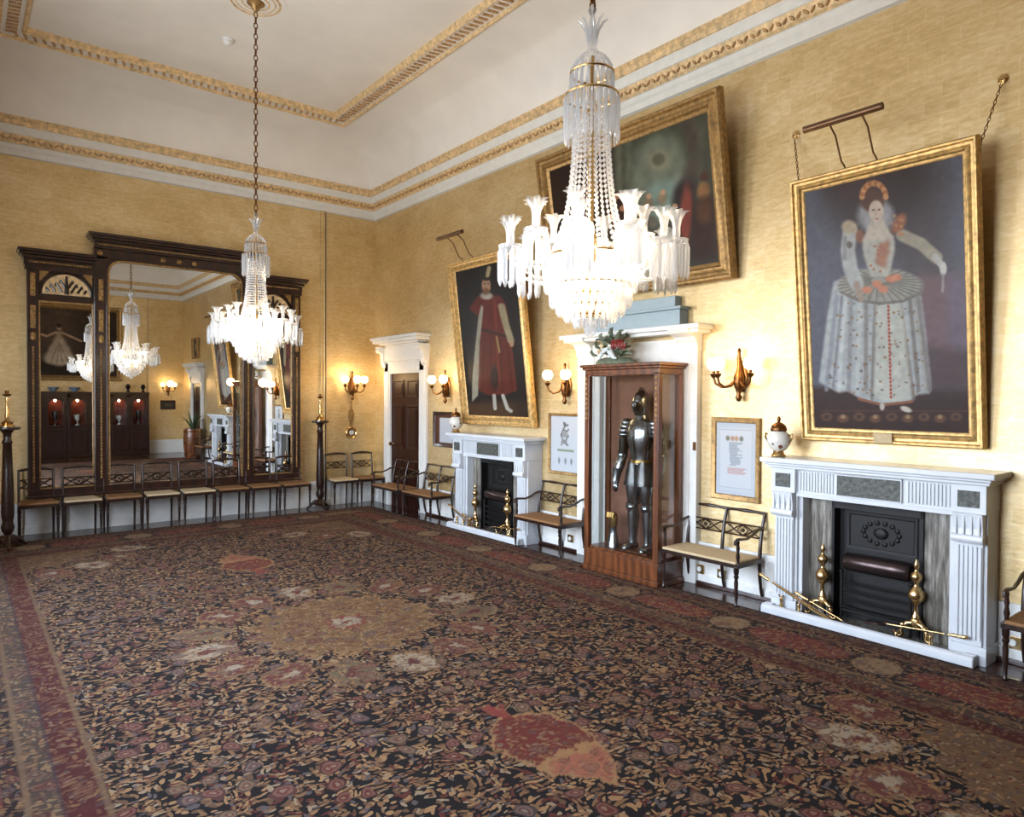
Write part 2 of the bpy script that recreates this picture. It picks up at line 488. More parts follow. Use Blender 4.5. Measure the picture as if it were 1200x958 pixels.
# left wall with three tall window openings (the daylight of the room)
WIN = [(2.35, 1.4), (4.75, 1.4), (7.10, 1.4)]; WZ0, WZ1 = .75, 3.45
mb = MB(); ys = YS-.2
for yc, w in WIN:
    mb.box(XL-.2, XL, ys, yc-w/2, 0, 5.3); mb.box(XL-.2, XL, yc-w/2, yc+w/2, 0, WZ0); mb.box(XL-.2, XL, yc-w/2, yc+w/2, WZ1, 5.3); ys = yc+w/2
mb.box(XL-.2, XL, ys, YB+.2, 0, 5.3)
tag(mb.build('wall_left', M['wallR']), kind='structure')
for i, (yc, w) in enumerate(WIN):
    r = struct_root('window_%d' % (i+1), (XL, yc, 0), 90)
    fb = MB(); frame_loops(fb, w+.24, WZ1-WZ0+.24, [(0,0),(0,.03),(.1,.03),(.12,.0),(.12,-.16)], WZ0-.12); fb.build('window_frame', M['white'], r, bevel=.004)
    sb = MB()
    sb.box(-w/2, w/2, .10, .14, WZ0, WZ0+.06); sb.box(-w/2, w/2, .10, .14, WZ1-.06, WZ1); sb.box(-w/2, w/2, .09, .15, 2.22, 2.28)
    for x in (-w/2+.03, -w/6, w/6, w/2-.03): sb.box(x-.018, x+.018, .105, .135, WZ0, WZ1)
    for z in (1.25, 1.74, 2.75, 3.25): sb.box(-w/2, w/2, .108, .132, z-.012, z+.012)
    sb.build('sash', M['white'], r)
    gb = MB(); gb.box(-w/2, w/2, .118, .122, WZ0, WZ1); gb.build('pane', M['pane'], r)
    bb = MB(); bb.box(-w/2-.1, w/2+.1, -.08, .02, WZ0-.06, WZ0); bb.build('window_sill', M['white'], r, bevel=.006)

# cove, ceiling panel
CI0, CZ0, CI1, CZ1 = .20, 5.13, 1.08, 5.70
L = []
for k in range(15):
    a = PI/2*k/14
    L.append(room_ring(CI1-(CI1-CI0)*math.cos(a), CZ0+(CZ1-CZ0)*math.sin(a)))
L.append(room_ring(1.30, 5.70)); L.append(room_ring(1.32, ZT))
mb = MB(); mb.loops(L); mb.add(room_ring(1.32, ZT), [(0,1,2,3)])
o = mb.build('ceiling', M['ceil'], smooth=30); tag(o, kind='structure')
mb = MB(); mb.box(XL-.3, XR+.3, YS-.3, YB+.3, 5.85, 5.95); tag(mb.build('ceiling_slab', M['ceil']), kind='structure')

def room_mould(name, prof, mat, smooth=None):
    m = MB(); m.loops([room_ring(d, z) for d, z in prof]); return tag(m.build(name, mat, smooth=smooth), kind='structure')
room_mould('trim_1', [(0,4.69),(.035,4.70),(.035,4.76),(.055,4.78),(.06,4.825),(.075,4.83)], M['white'])
room_mould('trim_2', [(.075,4.83),(.10,4.85),(.135,4.91),(.14,4.925)], M['gilt'])
room_mould('trim_3', [(.14,4.925),(.15,4.93),(.165,4.99),(.17,5.025)], M['white'])
room_mould('trim_4', [(.17,5.025),(.185,5.03),(.20,5.05),(.205,5.07),(.20,5.085),(.215,5.10),(.215,5.125),(.18,5.14)], M['gilt'])
# carved leaves on the frieze, dentils of the ceiling band
def along_ring(inset, z, step):
    R = room_ring(inset, z)
    for i in range(4):
        a, b = Vector(R[i]), Vector(R[(i+1) % 4]); d = b-a; n = max(1, int(d.length/step)); t = d.normalized()
        for k in range(n): yield a+d*((k+.5)/n), t
mb = MB()
for i, (p, t) in enumerate(along_ring(.105, 4.876, .06)):
    nrm = Vector((0,0,1)).cross(t)
    big = i % 2
    rx = .034 if big else .012
    mb.M = Matrix.Translation(p) @ Matrix(((t.x, nrm.x, 0, 0), (t.y, nrm.y, 0, 0), (0, 0, 1, 0), (0, 0, 0, 1)))
    mb.M = mb.M @ Matrix.Rotation(.75 if big else -.75, 4, 'Y')
    mb.ball((0, .012, 0), 1, 6, 5, sz=(.014, .020, .036))
mb.M = Matrix.Identity(4)
tag(mb.build('trim_5', M['giltdark'], smooth=60), kind='structure')
room_mould('trim_6', [(1.07,5.693),(1.07,5.672),(1.088,5.665),(1.10,5.680),(1.105,5.70)], M['gilt'])
room_mould('trim_7', [(1.285,5.70),(1.287,5.680),(1.30,5.668),(1.32,5.685),(1.335,5.74)], M['gilt'])
mb = MB()
for p, t in along_ring(1.195, 5.685, .085):
    nrm = Vector((0,0,1)).cross(t)
    mb.M = Matrix.Translation(p) @ Matrix(((t.x, nrm.x, 0, 0), (t.y, nrm.y, 0, 0), (0, 0, 1, 0), (0, 0, 0, 1)))
    mb.prism([(-.026,-.052),(.0,-.052),(.026,.052),(.0,.052)], -.004, .016, 'xy')
mb.M = Matrix.Identity(4)
tag(mb.build('trim_8', M['giltdark']), kind='structure')
for i, cy in enumerate((7.14, 2.36)):
    mb = MB()
    for R, r in ((.13,.012),(.19,.010),(.235,.014)): mb.ring((2.37, cy, ZT-.004), R, r, 40, 6)
    mb.lathe([(.30,0),(.30,-.006),(.0,-.012)], 32, (2.37, cy, ZT))
    mb.m = [0]*(3*40*6) + [1]*(len(mb.f)-3*40*6)
    tag(mb.build('trim_%d' % (9+i), [M['gilt'], M['ceil']], smooth=50), kind='structure')

# skirtings
def skirt(name, x0, x1, y0, y1):
    m = MB(); m.box(x0, x1, y0, y1, 0, .33); 
    g = .012
    m.box(x0-(g if x0 > 4 else 0), x1+(g if x1 < 0 else 0), y0-(g if y0 > 9 else 0), y1+(g if y1 < 0 else 0), 0, .10)
    m.box(x0-(.006 if x0 > 4 else 0), x1, y0-(.006 if y0 > 9 else 0), y1, .33, .40)
    return tag(m.build(name, M['white'], bevel=.005), kind='structure')
skirt('baseboard_back', XL, XR-.02, YB-.02, YB)
skirt('baseboard_front', XL, XR-.02, YS, YS+.02)
skirt('baseboard_left', XL, XL+.02, YS+.02, YB-.02)
# right skirting stops at the doorways and chimneypieces
mb = MB()
for a, b in ((YS+.02, -1.42), (-.08, 1.56), (3.14, 3.97), (5.53, 6.38), (7.90, 8.82), (10.23, YB-.02)):
    mb.box(XR-.02, XR, a, b, 0, .33); mb.box(XR-.032, XR, a, b, 0, .10); mb.box(XR-.026, XR, a, b, .33, .40)
tag(mb.build('baseboard_right', M['white'], bevel=.005), kind='structure')
mb = MB()
for a, b in ((-.08, 1.56), (3.14, 3.97), (5.53, 6.38), (7.90, 8.82)): mb.box(XR-.055, XR-.03, a, b, 0, .035)
tag(mb.build('trim_11', M['mahog'], bevel=.006), kind='structure')
# corner fillets, picture-rail style gilt edging beside the end wall bays
mb = MB(); mb.box(4.505, 4.575, YB-.022, YB, .40, 4.70); mb.tube([(4.56, YB-.03, .40), (4.56, YB-.03, 4.70)], .012, 8)
tag(mb.build('trim_12', [M['wallB']], smooth=40), kind='structure')
mb = MB(); mb.tube([(4.60, YB-.012, .40), (4.60, YB-.012, 4.70)], .012, 8)
tag(mb.build('trim_13', M['cream'], smooth=40), kind='structure')
mb = MB(); mb.tube([(4.47, YS+.012, .40), (4.47, YS+.012, 4.70)], .014, 8)
tag(mb.build('trim_14', M['cream'], smooth=40), kind='structure')

# ------------------------------------------------------------------ doors
def scroll_bracket(mb, x, z0, z1, out, w, mi=None):
    H = z1-z0
    P = []
    for k in range(17):
        t = k/16; z = z0+H*t
        y = .03 + out*(.18+.82*t**1.6) + .02*math.sin(t*PI*2)
        P.append((-y, z))
    P += [(0, z1), (0, z0)]
    mb.prism(P, x-w/2, x+w/2, 'yz', mi)
    for zz, yy, r in ((z1-.05, -out*.86, .045), (z0+.05, -.05, .035)):
        mb.lathe([(r, -w/2-.012), (r, w/2+.012)], 14, (x, yy, zz), 'x', mi)
def door_one(name, yc, w=.90, leaf=True):
    r = struct_root(name, (XR, yc, 0), -90)
    ht = 2.12
    m = MB()
    for sx in (-1, 1):
        x0, x1 = (w/2, w/2+.20) if sx > 0 else (-w/2-.20, -w/2)
        m.box(x0, x1, -.05, 0, 0, ht+.20); m.box(x0+.03, x1-.03, -.062, -.05, .25, ht+.17)
    m.box(-w/2, w/2, -.05, 0, ht, ht+.20); m.box(-w/2-.16, w/2+.16, -.062, -.05, ht+.03, ht+.17)
    m.build('casing', M['white'], r, bevel=.006)
    m = MB(); m.box(-w/2-.14, w/2+.14, -.085, 0, ht+.20, ht+.43); m.build('frieze', M['white'], r, bevel=.008)
    m = MB()
    for x0, y, z0, z1 in ((.05, .10, .43, .455), (.14, .17, .455, .48), (.22, .24, .48, .53), (.25, .27, .53, .575)):
        m.box(-w/2-x0-.02, w/2+x0+.02, -y, 0, ht+z0, ht+z1)
    m.build('hood', M['white'], r, bevel=.008)
    for sx in (-1, 1):
        m = MB(); scroll_bracket(m, sx*(w/2+.17), ht+.10, ht+.43, .17, .10)
        m.build('bracket', [M['white']] if sx < 0 else [M['white']], r, smooth=40)
    # six-panel leaf
    m = MB(); m.box(-w/2, w/2, -.015, .02, .0, ht)
    m.build('leaf', M['doorwood'], r)
    for cx in (-.215, .215):
        for z0, z1 in ((.22, .80), (.93, 1.62), (1.74, 2.02)):
            m = MB()
            frame_loops(m, .33, z1-z0, [(0,.015),(.0,.028),(.025,.028),(.035,.017)], z0)
            m.box(-.11, .11, -.026, -.015, z0+.06, z1-.06)
            m.M = Matrix.Identity(4)
            o = m.build('panel', M['doorwood'], r, bevel=.003); o.location = (cx, 0, 0)
    m = MB(); m.lathe([(.02,0),(.02,-.02),(.012,-.03),(.03,-.06),(.03,-.075),(.0,-.085)], 14, (-w/2+.07, -.015, 1.0), 'y'); o = m.build('handle', M['brass'], r, smooth=40)
    o['label'] = 'brass door knob'
    return r
door_one('door_1', 9.47)
door_one('door_3', -.75)
# the taller doorway behind the armour case
def door_two(yc):
    r = struct_root('door_2', (XR, yc, 0), -90)
    m = MB()
    for sx in (-1, 1):
        x0, x1 = (.46, .80) if sx > 0 else (-.80, -.46)
        m.box(x0, x1, -.07, 0, 0, 2.32); m.box(x0+.10, x1-.08, -.082, -.07, .30, 2.22)
    m.box(-.46, .46, -.07, 0, 2.10, 2.32)
    m.build('casing', M['white'], r, bevel=.008)
    m = MB()
    for sx in (-1, 1):
        P = [(0, 2.20), (0, 2.40), (.24, 2.40), (.22, 2.36), (.13, 2.33), (.09, 2.27), (.08, 2.20)]
        m.prism([(-a, b) for a, b in P], sx*.69-.12, sx*.69+.12, 'yz')
    m.build('corbel', M['white'], r, bevel=.004)
    m = MB(); m.box(-.90, .90, -.20, 0, 2.36, 2.395); m.box(-.93, .93, -.24, 0, 2.395, 2.44); m.build('hood', M['white'], r, bevel=.008)
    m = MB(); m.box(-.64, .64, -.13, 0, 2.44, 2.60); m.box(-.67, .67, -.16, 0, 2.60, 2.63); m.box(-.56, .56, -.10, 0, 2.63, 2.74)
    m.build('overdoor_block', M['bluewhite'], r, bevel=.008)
    m = MB(); m.box(-.46, .46, -.012, .02, 0, 2.10)
    for cx in (-.23, .23):
        for z0, z1 in ((.2, .85), (1.0, 1.95)): m.box(cx-.2, cx+.2, -.024, -.012, z0, z1)
    m.build('leaf', M['white'], r, bevel=.006)
    m = MB(); m.box(.775, .795, -.095, -.07, 1.26, 1.34); o = m.build('lock_plate', M['bronze'], r, bevel=.003)
door_two(4.77)

# ================================================================== CARPET
def make_carpet():
    x0, x1, y0, y1 = -.48, 5.12, -.20, 10.0
    st = .0135
    nx, ny = int((x1-x0)/st)+1, int((y1-y0)/st)+1
    X, Y = np.meshgrid(np.linspace(x0, x1, nx), np.linspace(y0, y1, ny))
    cx, cy = (x0+x1)/2, 4.93
    u, v = X-cx, Y-cy
    jit = lambda: blur(rng.normal(0, 1, X.shape), 2)*.075
    u, v = u+jit(), v+jit()
    rgb = np.ones((ny, nx, 3))*np.array((21,16,15), float); al = np.ones((ny, nx))
    d = np.minimum(np.minimum(X-x0, x1-X), np.minimum(Y-y0, y1-Y))
    def lay(m, c, a=None):
        m = m.astype(float)[..., None]; nonlocal rgb, al
        rgb = rgb*(1-m)+np.array(c, float)*m
        if a is not None: al = np.where(m[..., 0] > .5, a, al)
    red, tan, cream, olive, grey = (92,50,42), (124,94,64), (146,130,108), (96,82,60), (104,94,90)
    # central sun medallion with sixteen points, and its pendants
    r = np.hypot(u, v*1.0); th = np.arctan2(v, u)
    rad = .60+.11*np.abs(np.cos(8*th))**1.5
    sun = r < rad*1.02
    lay(sun, (108,80,50), .8); lay((r > rad*.97) & sun, (136,104,68), .5)
    rosette = r < .30+.02*np.cos(16*th)
    lay((r < .44+.03*np.cos(16*th)) & (r > .41+.03*np.cos(16*th)), (96,62,44), .2)
    lay(r < .15+.018*np.cos(10*th), (112,52,44), .15); lay(r < .12+.014*np.cos(10*th), cream, .45); lay(r < .035, red, .2)
    def oval(px, py, ang, a, b, c):
        ca, sa = np.cos(ang), np.sin(ang); p = (u-px)*ca+(v-py)*sa; q = -(u-px)*sa+(v-py)*ca
        e = np.sqrt((p/a)**2+(q/b)**2) + .10*np.abs(p/a)**3
        lay(e < 1.0, tan, .6); lay(e < .88, c, .72); lay(e < .30, (84,40,36) if c != red else cream, .3)
    cols = [cream, red, grey, olive]
    for k in range(16):
        a = 2*PI*k/16
        R = 1.02
        oval(R*math.cos(a), R*math.sin(a), a, .215, .145, cols[k % 4] if k % 2 else (cream if k % 4 == 0 else red))
    # corner quarter medallions of the field
    fx, fy = (x1-x0)/2-.98, (y1-y0)/2-.98
    ccy = (y0+y1)/2-cy
    for sx in (-1, 1):
        for sy in (-1, 1):
            px, py = sx*fx, ccy+sy*fy
            rr = np.hypot(u-px, v-py); tt = np.arctan2(v-py, u-px)
            inf = (np.abs(u) < fx) & (np.abs(v-ccy) < fy)
            q = (rr < .62+.10*np.abs(np.cos(8*tt))) & inf
            lay(q, (98,74,50), .8)
            for k in range(16):
                a = 2*PI*(k+.5)/16
                ox, oy = px+1.02*math.cos(a), py+1.02*math.sin(a)
                if abs(ox) < fx-.05 and abs(oy-ccy) < fy-.05: oval(ox, oy, a, .215, .145, (red, cream)[k % 2])
    # hanging lamps on the long axis
    for sy, off in ((-1, 2.30), (1, 2.34)):
        q = v*sy-off; p = u
        body = (np.abs(p) < .255*np.sqrt(np.clip(1-(q/.30)**2, 0, 1)) ) & (q < .20)
        lay(body, (142,106,70), .1)
        body2 = (np.abs(p) < .23*np.sqrt(np.clip(1-(q/.275)**2, 0, 1))) & (q < .165)
        lay(body2, (96,42,34), .45)
        foot = (q > .19) & (q < .56) & (np.abs(p) < .235*(.56-q)/.37)
        lay(foot, (142,106,70), .1)
        foot2 = (q > .225) & (q < .50) & (np.abs(p) < .19*(.52-q)/.30)
        lay(foot2, (138,84,64), .4)
        neck = (q < -.27) & (q > -.45) & (np.abs(p) < .04-.12*(q+.27)*.8)
        lay(neck, (120,54,46), .2)
    # borders, from the edge inwards
    rgbs = [(0, .05, (44,34,34), .25), (.05, .13, (70,52,42), .5), (.13, .21, (66,32,29), .5), (.21, .235, (104,80,58), .2), (.235, .68, (40,29,26), .65),
            (.68, .705, (104,80,58), .2), (.705, .80, (70,56,45), .6), (.80, .82, (60,44,44), .1), (.82, .95, (70,29,24), .4), (.95, .975, (98,74,52), .2)]
    for a, b, c, f in rgbs: lay((d >= a) & (d < b), c, f)
    # cartouches in the main border
    t = np.where((X-x0 < .975) | (x1-X < .975), Y-y0, X-x0)
    per = 1.10; ph = (t % per)-per/2; dd = d-.46
    lay(((ph/.36)**4+(dd/.15)**2 < 1) & (d < .68), (104,48,42), .65)
    ph2 = ((t+per/2) % per)-per/2
    lay((ph2/.15)**2+(dd/.15)**2 < 1, (132,108,82), .6)
    Z = np.full_like(X, .012)
    edge = d < st*.6; Z[edge] = .001
    keep = ~((X[:-1, :-1] > 4.97) & (Y[:-1, :-1] > 4.06) & (Y[:-1, :-1] < 5.09))     # the display case stands in a notch of the carpet
    co = np.stack([X-cx, Y-4.9, Z], -1).reshape(-1, 3)
    i = np.arange(ny*nx).reshape(ny, nx)
    f = np.stack([i[:-1, :-1], i[:-1, 1:], i[1:, 1:], i[1:, :-1]], -1)[keep]
    # the flecks' amount rides in the alpha of the colour layer
    o = grid_mesh('carpet', co, f, rgb.reshape(-1, 3), M['carpet'], None, al.reshape(-1))
    o.location = (cx, 4.9, 0)
    tag(o, 'large dark Persian carpet with a central sun medallion covering the floor', 'carpet')
make_carpet()

# ================================================================== GREAT MIRROR
def make_mirror():
    r = thing('wall_mirror', 'very large three-part mirror in a dark wooden frame with gilt ornament', 'mirror', (2.39, YB, .46))
    W = 1.73
    m = MB(); m.box(-W, W, -.15, 0, 0, .115); m.box(-W-.02, W+.02, -.17, 0, .0, .03); m.box(-W-.01, W+.01, -.16, 0, .095, .115)
    m.build('base_rail', M['mahog'], r, bevel=.006)
    # glasses
    def glass(name, poly):
        g = MB(); g.prism(poly, -.115, -.10, 'xz')
        o = g.build(name, M['mirror'], r); return o
    for sx in (-1, 1):
        a, b = sorted((sx*1.61, sx*1.02)); glass('glass', [(a,.115),(b,.115),(b,2.47),(a,2.47)])
    P = [(-.86,.115),(.86,.115)]
    top, rr = 3.07, .16
    for k in range(7): a = PI/2*k/6; P.append((.86-rr+rr*math.cos(a), top-rr+rr*math.sin(a)))
    for k in range(7): a = PI/2+PI/2*k/6; P.append((-.86+rr+rr*math.cos(a), top-rr+rr*math.sin(a)))
    glass('glass', P)
    # pilasters with a gilt bead run, capital block and drop
    for x0, x1, h in ((-1.73,-1.61,2.84), (-1.02,-.86,3.10), (.86,1.02,3.10), (1.61,1.73,2.84)):
        m = MB(); m.box(x0, x1, -.15, 0, .115, h); cx = (x0+x1)/2
        m.box(x0+.005, x0+.02, -.16, -.15, .14, h-.02); m.box(x1-.02, x1-.005, -.16, -.15, .14, h-.02)
        p = m.build('pilaster', M['mahog'], r, bevel=.004)
        b = MB()
        n = 42; pr = []
        for k in range(n):
            z = .2+1.70*k/n; pr += [(.005, z), (.012, z+.01), (.014, z+.02), (.012, z+.03)]
        b.lathe(pr, 8, (cx, -.155, 0))
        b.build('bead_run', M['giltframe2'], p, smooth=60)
        b = MB()
        for z0, z1 in ((1.98,2.06),(2.12,2.40),(2.52,2.80)):
            b.box(cx-.026, cx+.026, -.165, -.15, z0, z1)
            for q in range(3): b.ball((cx, -.165, z0+(z1-z0)*(q+.5)/3), .02, 8, 6, sz=(1,.6,1.4))
        b.build('gilt_drop', M['giltframe2'], p, smooth=40)
    # inner slips of gilt around the glasses
    m = MB(); L0 = [(x, -.125, z) for x, z in P]; L1 = [(x*(1-.022/.86) , -.13, z if z < .2 else z-.018) for x, z in P]
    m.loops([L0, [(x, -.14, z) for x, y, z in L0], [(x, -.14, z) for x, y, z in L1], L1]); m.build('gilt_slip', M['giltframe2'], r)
    for sx in (-1, 1):
        m = MB(); m.M = Matrix.Translation((sx*1.315, -.115, .115)); frame_loops(m, .59, 2.355, [(0,0),(0,.02),(.015,.02),(.018,0)])
        m.build('gilt_slip', M['giltframe2'], r)
        # lunette over the side glass
        m = MB(); m.box(sx*1.315-.295, sx*1.315+.295, -.14, 0, 2.47, 2.54); m.box(sx*1.315-.295, sx*1.315+.295, -.10, 0, 2.54, 2.90)
        p = m.build('lunette', M['mahog'], r, bevel=.004)
        cxx = sx*1.315
        b = MB(); A = [(cxx+.27*math.cos(PI*k/20), 2.56+.27*math.sin(PI*k/20)) for k in range(21)]
        b.prism(A, -.112, -.10, 'xz'); b.build('fan_panel', M['gilt'], p)
        b = MB()
        b.tube([(x, -.115, z) for x, z in A], .012, 6)
        for s2 in (-1, 1):
            for q, (dx, dz, ln) in enumerate(((.05,.02,.15),(.12,.02,.12),(.02,.08,.12),(.19,.02,.06))):
                pts = []
                for k in range(9):
                    t = k/8; a = t*3.6
                    pts.append((cxx+s2*(dx+ln*.5*(t+.25*math.sin(a))), -.118, 2.57+dz+ln*.75*math.sin(t*PI*.8)))
                b.tube(pts, [.016*(1-.5*k/8) for k in range(9)], 6)
        b.tube([(cxx, -.118, 2.57), (cxx, -.118, 2.80)], [.03,.012], 6)
        b.build('scrollwork', M['darkwood'], p, smooth=50)
        for s2 in (-1, 1): b = MB(); b.prism([(cxx+s2*.285,2.84),(cxx+s2*.285,2.70),(cxx+s2*.18,2.84)], -.112, -.10, 'xz'); b.build('spandrel', M['giltframe2'], p)
        # side entablature
        m = MB(); a0, a1 = sorted((sx*1.75, sx*1.0))
        for g, z0, z1, y in ((0, 2.84, 2.90, .16), (.01, 2.90, 2.98, .15), (.03, 2.98, 3.02, .19), (.06, 3.02, 3.05, .23), (.075, 3.05, 3.09, .25)):
            m.box(a0-(g if sx < 0 else -.0), a1+(g if sx > 0 else 0), -y, 0, z0, z1)
        p = m.build('side_cornice', M['mahog'], r, bevel=.005)
        b = MB()
        pr = []
        for k in range(20): z = a0+.04+(a1-a0-.08)*k/20; pr += [(.005, z), (.013, z+.009), (.015, z+.017), (.012, z+.026)]
        b.lathe(pr, 8, (0, -.152, 2.94), 'x')
        b.build('bead_run', M['giltframe2'], p, smooth=60)
    m = MB()
    m.box(-1.02, 1.02, -.15, 0, 3.07, 3.20)
    fill = [(-.86,3.07),(-.86,2.90)] + [(-.86+rr-rr*math.cos(PI/2*k/6), top-rr+rr*math.sin(PI/2*k/6)) for k in range(7)]
    m.prism(fill, -.14, 0, 'xz'); m.prism([(-x, z) for x, z in fill], -.14, 0, 'xz')
    for g, z0, z1, y in ((.01, 3.20, 3.22, .18), (.0, 3.22, 3.29, .16), (.03, 3.29, 3.32, .20), (.06, 3.32, 3.35, .25), (.08, 3.35, 3.385, .27)): m.box(-1.01-g, 1.01+g, -y, 0, z0, z1)
    p = m.build('centre_cornice', M['mahog'], r, bevel=.005)
    for x in (-.95, -.2, 0, .2, .95):
        b = MB(); b.lathe([(.030,0),(.034,-.012),(.02,-.02),(.016,-.03),(.0,-.034)], 10, (x, -.15, 3.14), 'y'); b.build('rosette', M['giltframe2'], p, smooth=50)
    b = MB(); pr = []
    for k in range(60): z = -.98+1.96*k/60; pr += [(.005, z), (.011, z+.010), (.013, z+.017), (.010, z+.025)]
    b.lathe(pr, 8, (0, -.162, 3.255), 'x'); b.build('bead_run', M['giltframe2'], p, smooth=50)
make_mirror()

# ================================================================== SEATS
def lattice(mb, x0, x1, z0, z1, y, r=.008, dy=0.0):
    """pierced splat: two crossing wavy rails with a lozenge in the middle"""
    n = 14
    for s in (0, PI):
        mb.tube([(x0+(x1-x0)*k/n, y+dy*math.sin(k/n*PI), (z0+z1)/2+(z1-z0)*.42*math.cos(k/n*2*PI+s)) for k in range(n+1)], r, 6)
    for zz in (z0, z1): mb.tube([(x0, y, zz), ((x0+x1)/2, y+dy, zz), (x1, y, zz)], r, 6)
    cx, cz = (x0+x1)/2, (z0+z1)/2; w, h = (x1-x0)*.16, (z1-z0)*.45
    mb.tube([(cx-w,y+dy,cz),(cx,y+dy,cz+h),(cx+w,y+dy,cz),(cx,y+dy,cz-h)], r, 6, closed=True)
    mb.ball((cx, y+dy, cz), .018, 8, 6)
def turned_leg(mb, x, y, z0, z1, s=1.0):
    H = z1-z0
    mb.lathe([(a*s, z0+H*t) for a, t in ((.010,0),(.013,.02),(.016,.05),(.011,.08),(.014,.3),(.018,.62),(.013,.70),(.021,.74),(.021,.78),(.015,.80),(.022,.86),(.023,1.0))], 10, (x, y, 0))
def sabre(x, yb, z_top, lean):
    """rear leg and back post in one sweep"""
    P = []
    for z, dy in ((0, .055), (.10, .025), (.22, .005), (.36, 0), (.50, .012), (.62, .035), (z_top, lean)): P.append((x, yb+dy, z))
    return P
def make_settee(cane='cane'):
    r = thing('settee', '', 'settee')
    W, D = .39, .36           # half width, depth; local front is -y, rear posts at y about -.05
    yb, yf = -.06, -.06-D
    m = MB(); m.box(-W, W, yf, yf+.03, .335, .375); m.box(-W, W, yb-.03, yb, .335, .375)
    for s in (-1, 1): m.box(s*W-.015, s*W+.015, yf, yb, .335, .375)
    m.build('seat_rail', M['darkwood'], r, bevel=.006)
    m = MB(); m.box(-W+.005, W-.005, yf-.008, yb-.01, .368, .392); m.build('seat', M[cane], r, bevel=.01)
    for s in (-1, 1):
        m = MB(); turned_leg(m, s*(W-.012), yf+.012, .0125, .345); m.build('leg', M['darkwood'], r, smooth=40)
    for x in (-W+.012, 0, W-.012):
        m = MB(); m.tube(sabre(x, yb, .755, .075), [.014,.015,.016,.019,.016,.015,.013], 8); m.build('leg', M['darkwood'], r, smooth=50)
    for a, b in ((-W, 0), (0, W)):
        m = MB(); m.tube([(a+(b-a)*k/8, yb+.075-.012*math.sin(PI*k/8), .755+.008*math.sin(PI*k/8)-.006) for k in range(9)], [.015,.013,.012,.015,.017,.015,.012,.013,.015], 8)
        m.build('top_rail', M['darkwood'], r, smooth=50)
        m = MB(); lattice(m, a+.012, b-.012, .535, .635, yb+.028, .007); m.build('lattice_splat', M['darkwood'], r, smooth=50)
    for s in (-1, 1):
        m = MB(); x = s*(W-.01)
        m.lathe([(.015,.37),(.012,.40),(.018,.43),(.011,.47),(.016,.50),(.011,.53),(.015,.56)], 10, (x, yf+.03, 0))
        m.tube([(x, yb+.035, .63), (x, yb-.04, .62), (x, yb-.12, .585), (x, yb-.20, .565), (x, yf+.07, .572), (x, yf+.02, .575), (x, yf-.01, .56), (x, yf-.012, .54), (x, yf+.008, .532)], [.014,.013,.012,.012,.013,.014,.014,.012,.009], 8)
        m.build('arm', M['darkwood'], r, smooth=50)
    return r
SETTEES = [
    (3.67, 'cream', 'dark settee with cream seat between armour case and right fireplace'),
    (5.83, 'cane', 'dark settee with brown cane seat left of the armour case'),
    (8.44, 'cane', 'dark cane-seated settee between door and far fireplace'),
    (9.37, 'cane', 'dark cane-seated settee standing in front of the mahogany door'),
    (1.02, 'cane', 'dark armed settee cut off by the right edge of the photo'),
]
proto_set = {}
for y, c, lab in SETTEES:
    if c not in proto_set: proto_set[c] = make_settee(c); o = proto_set[c]
    else: o = dup(proto_set[c])
    o.location = (5.445, y, .0); o.rotation_euler = (0,0,math.radians(-90)); o['label'] = lab; o['group'] = 'settees along the right wall'

def make_chair(cane='cane'):
    r = thing('side_chair', '', 'chair')
    W, yb = .19, -.05; yf = yb-.38
    m = MB(); m.prism([(-W-.02,yf),(W+.02,yf),(W-.01,yb),(-W+.01,yb)], .395, .435, 'xy'); m.build('seat_rail', M['darkwood'], r, bevel=.005)
    m = MB(); m.prism([(-W-.012,yf-.006),(W+.012,yf-.006),(W-.02,yb-.01),(-W+.02,yb-.01)], .43, .455, 'xy'); m.build('seat', M[cane], r, bevel=.008)
    for s in (-1, 1):
        m = MB(); turned_leg(m, s*(W+.002), yf+.018, 0, .40); m.build('leg', M['darkwood'], r, smooth=40)
        m = MB(); P = [(s*(W-.012), yb+dy, z) for z, dy in ((0,.02),(.15,.008),(.40,0),(.55,.005),(.70,.016),(.83,.03))]
        m.tube(P, [.013,.014,.016,.014,.014,.013], 8); m.build('leg', M['darkwood'], r, smooth=50)
    m = MB(); m.tube([(-W, yb+.03, .815), (-W*.5, yb+.038, .83), (0, yb+.04, .835), (W*.5, yb+.038, .83), (W, yb+.03, .815)], [.014,.016,.02,.016,.014], 8); m.build('top_rail', M['darkwood'], r, smooth=50)
    m = MB(); lattice(m, -W+.02, W-.02, .60, .70, yb+.014, .007); m.build('lattice_splat', M['darkwood'], r, smooth=50)
    return r
chair_lab = ['dark side chair at the left end of the row, beside the left torch stand',
 'side chair with pale seat, second from the left end under the mirror',
 'side chair third from the left end, under the left pilaster of the mirror',
 'side chair with pale seat, fourth from the left end under the mirror',
 'side chair with pale seat, fifth from the left end under the mirror',
 'side chair with brown seat, third from the right end under the mirror',
 'side chair with brown seat, second from the right end under the mirror',
 'side chair at the right end of the row, beside the right torch stand']
pc = {'cane': make_chair('cane'), 'cream': make_chair('cream')}
used = set()
for i in range(8):
    c = 'cream' if i in (1, 3, 4) else 'cane'
    o = pc[c] if c not in used else dup(pc[c]); used.add(c)
    o.location = (.745+.455*i, YB-.10, 0); o['label'] = chair_lab[i]; o['group'] = 'side chairs along the end wall'
for x, lab in ((4.73, 'side chair with cream seat just right of the right torch stand'), (5.185, 'side chair tucked into the corner under the barometer')):
    o = dup(pc['cream' if x < 5 else 'cane'], (x, YB-.06, 0)); o['label'] = lab; o['group'] = 'side chairs along the end wall'

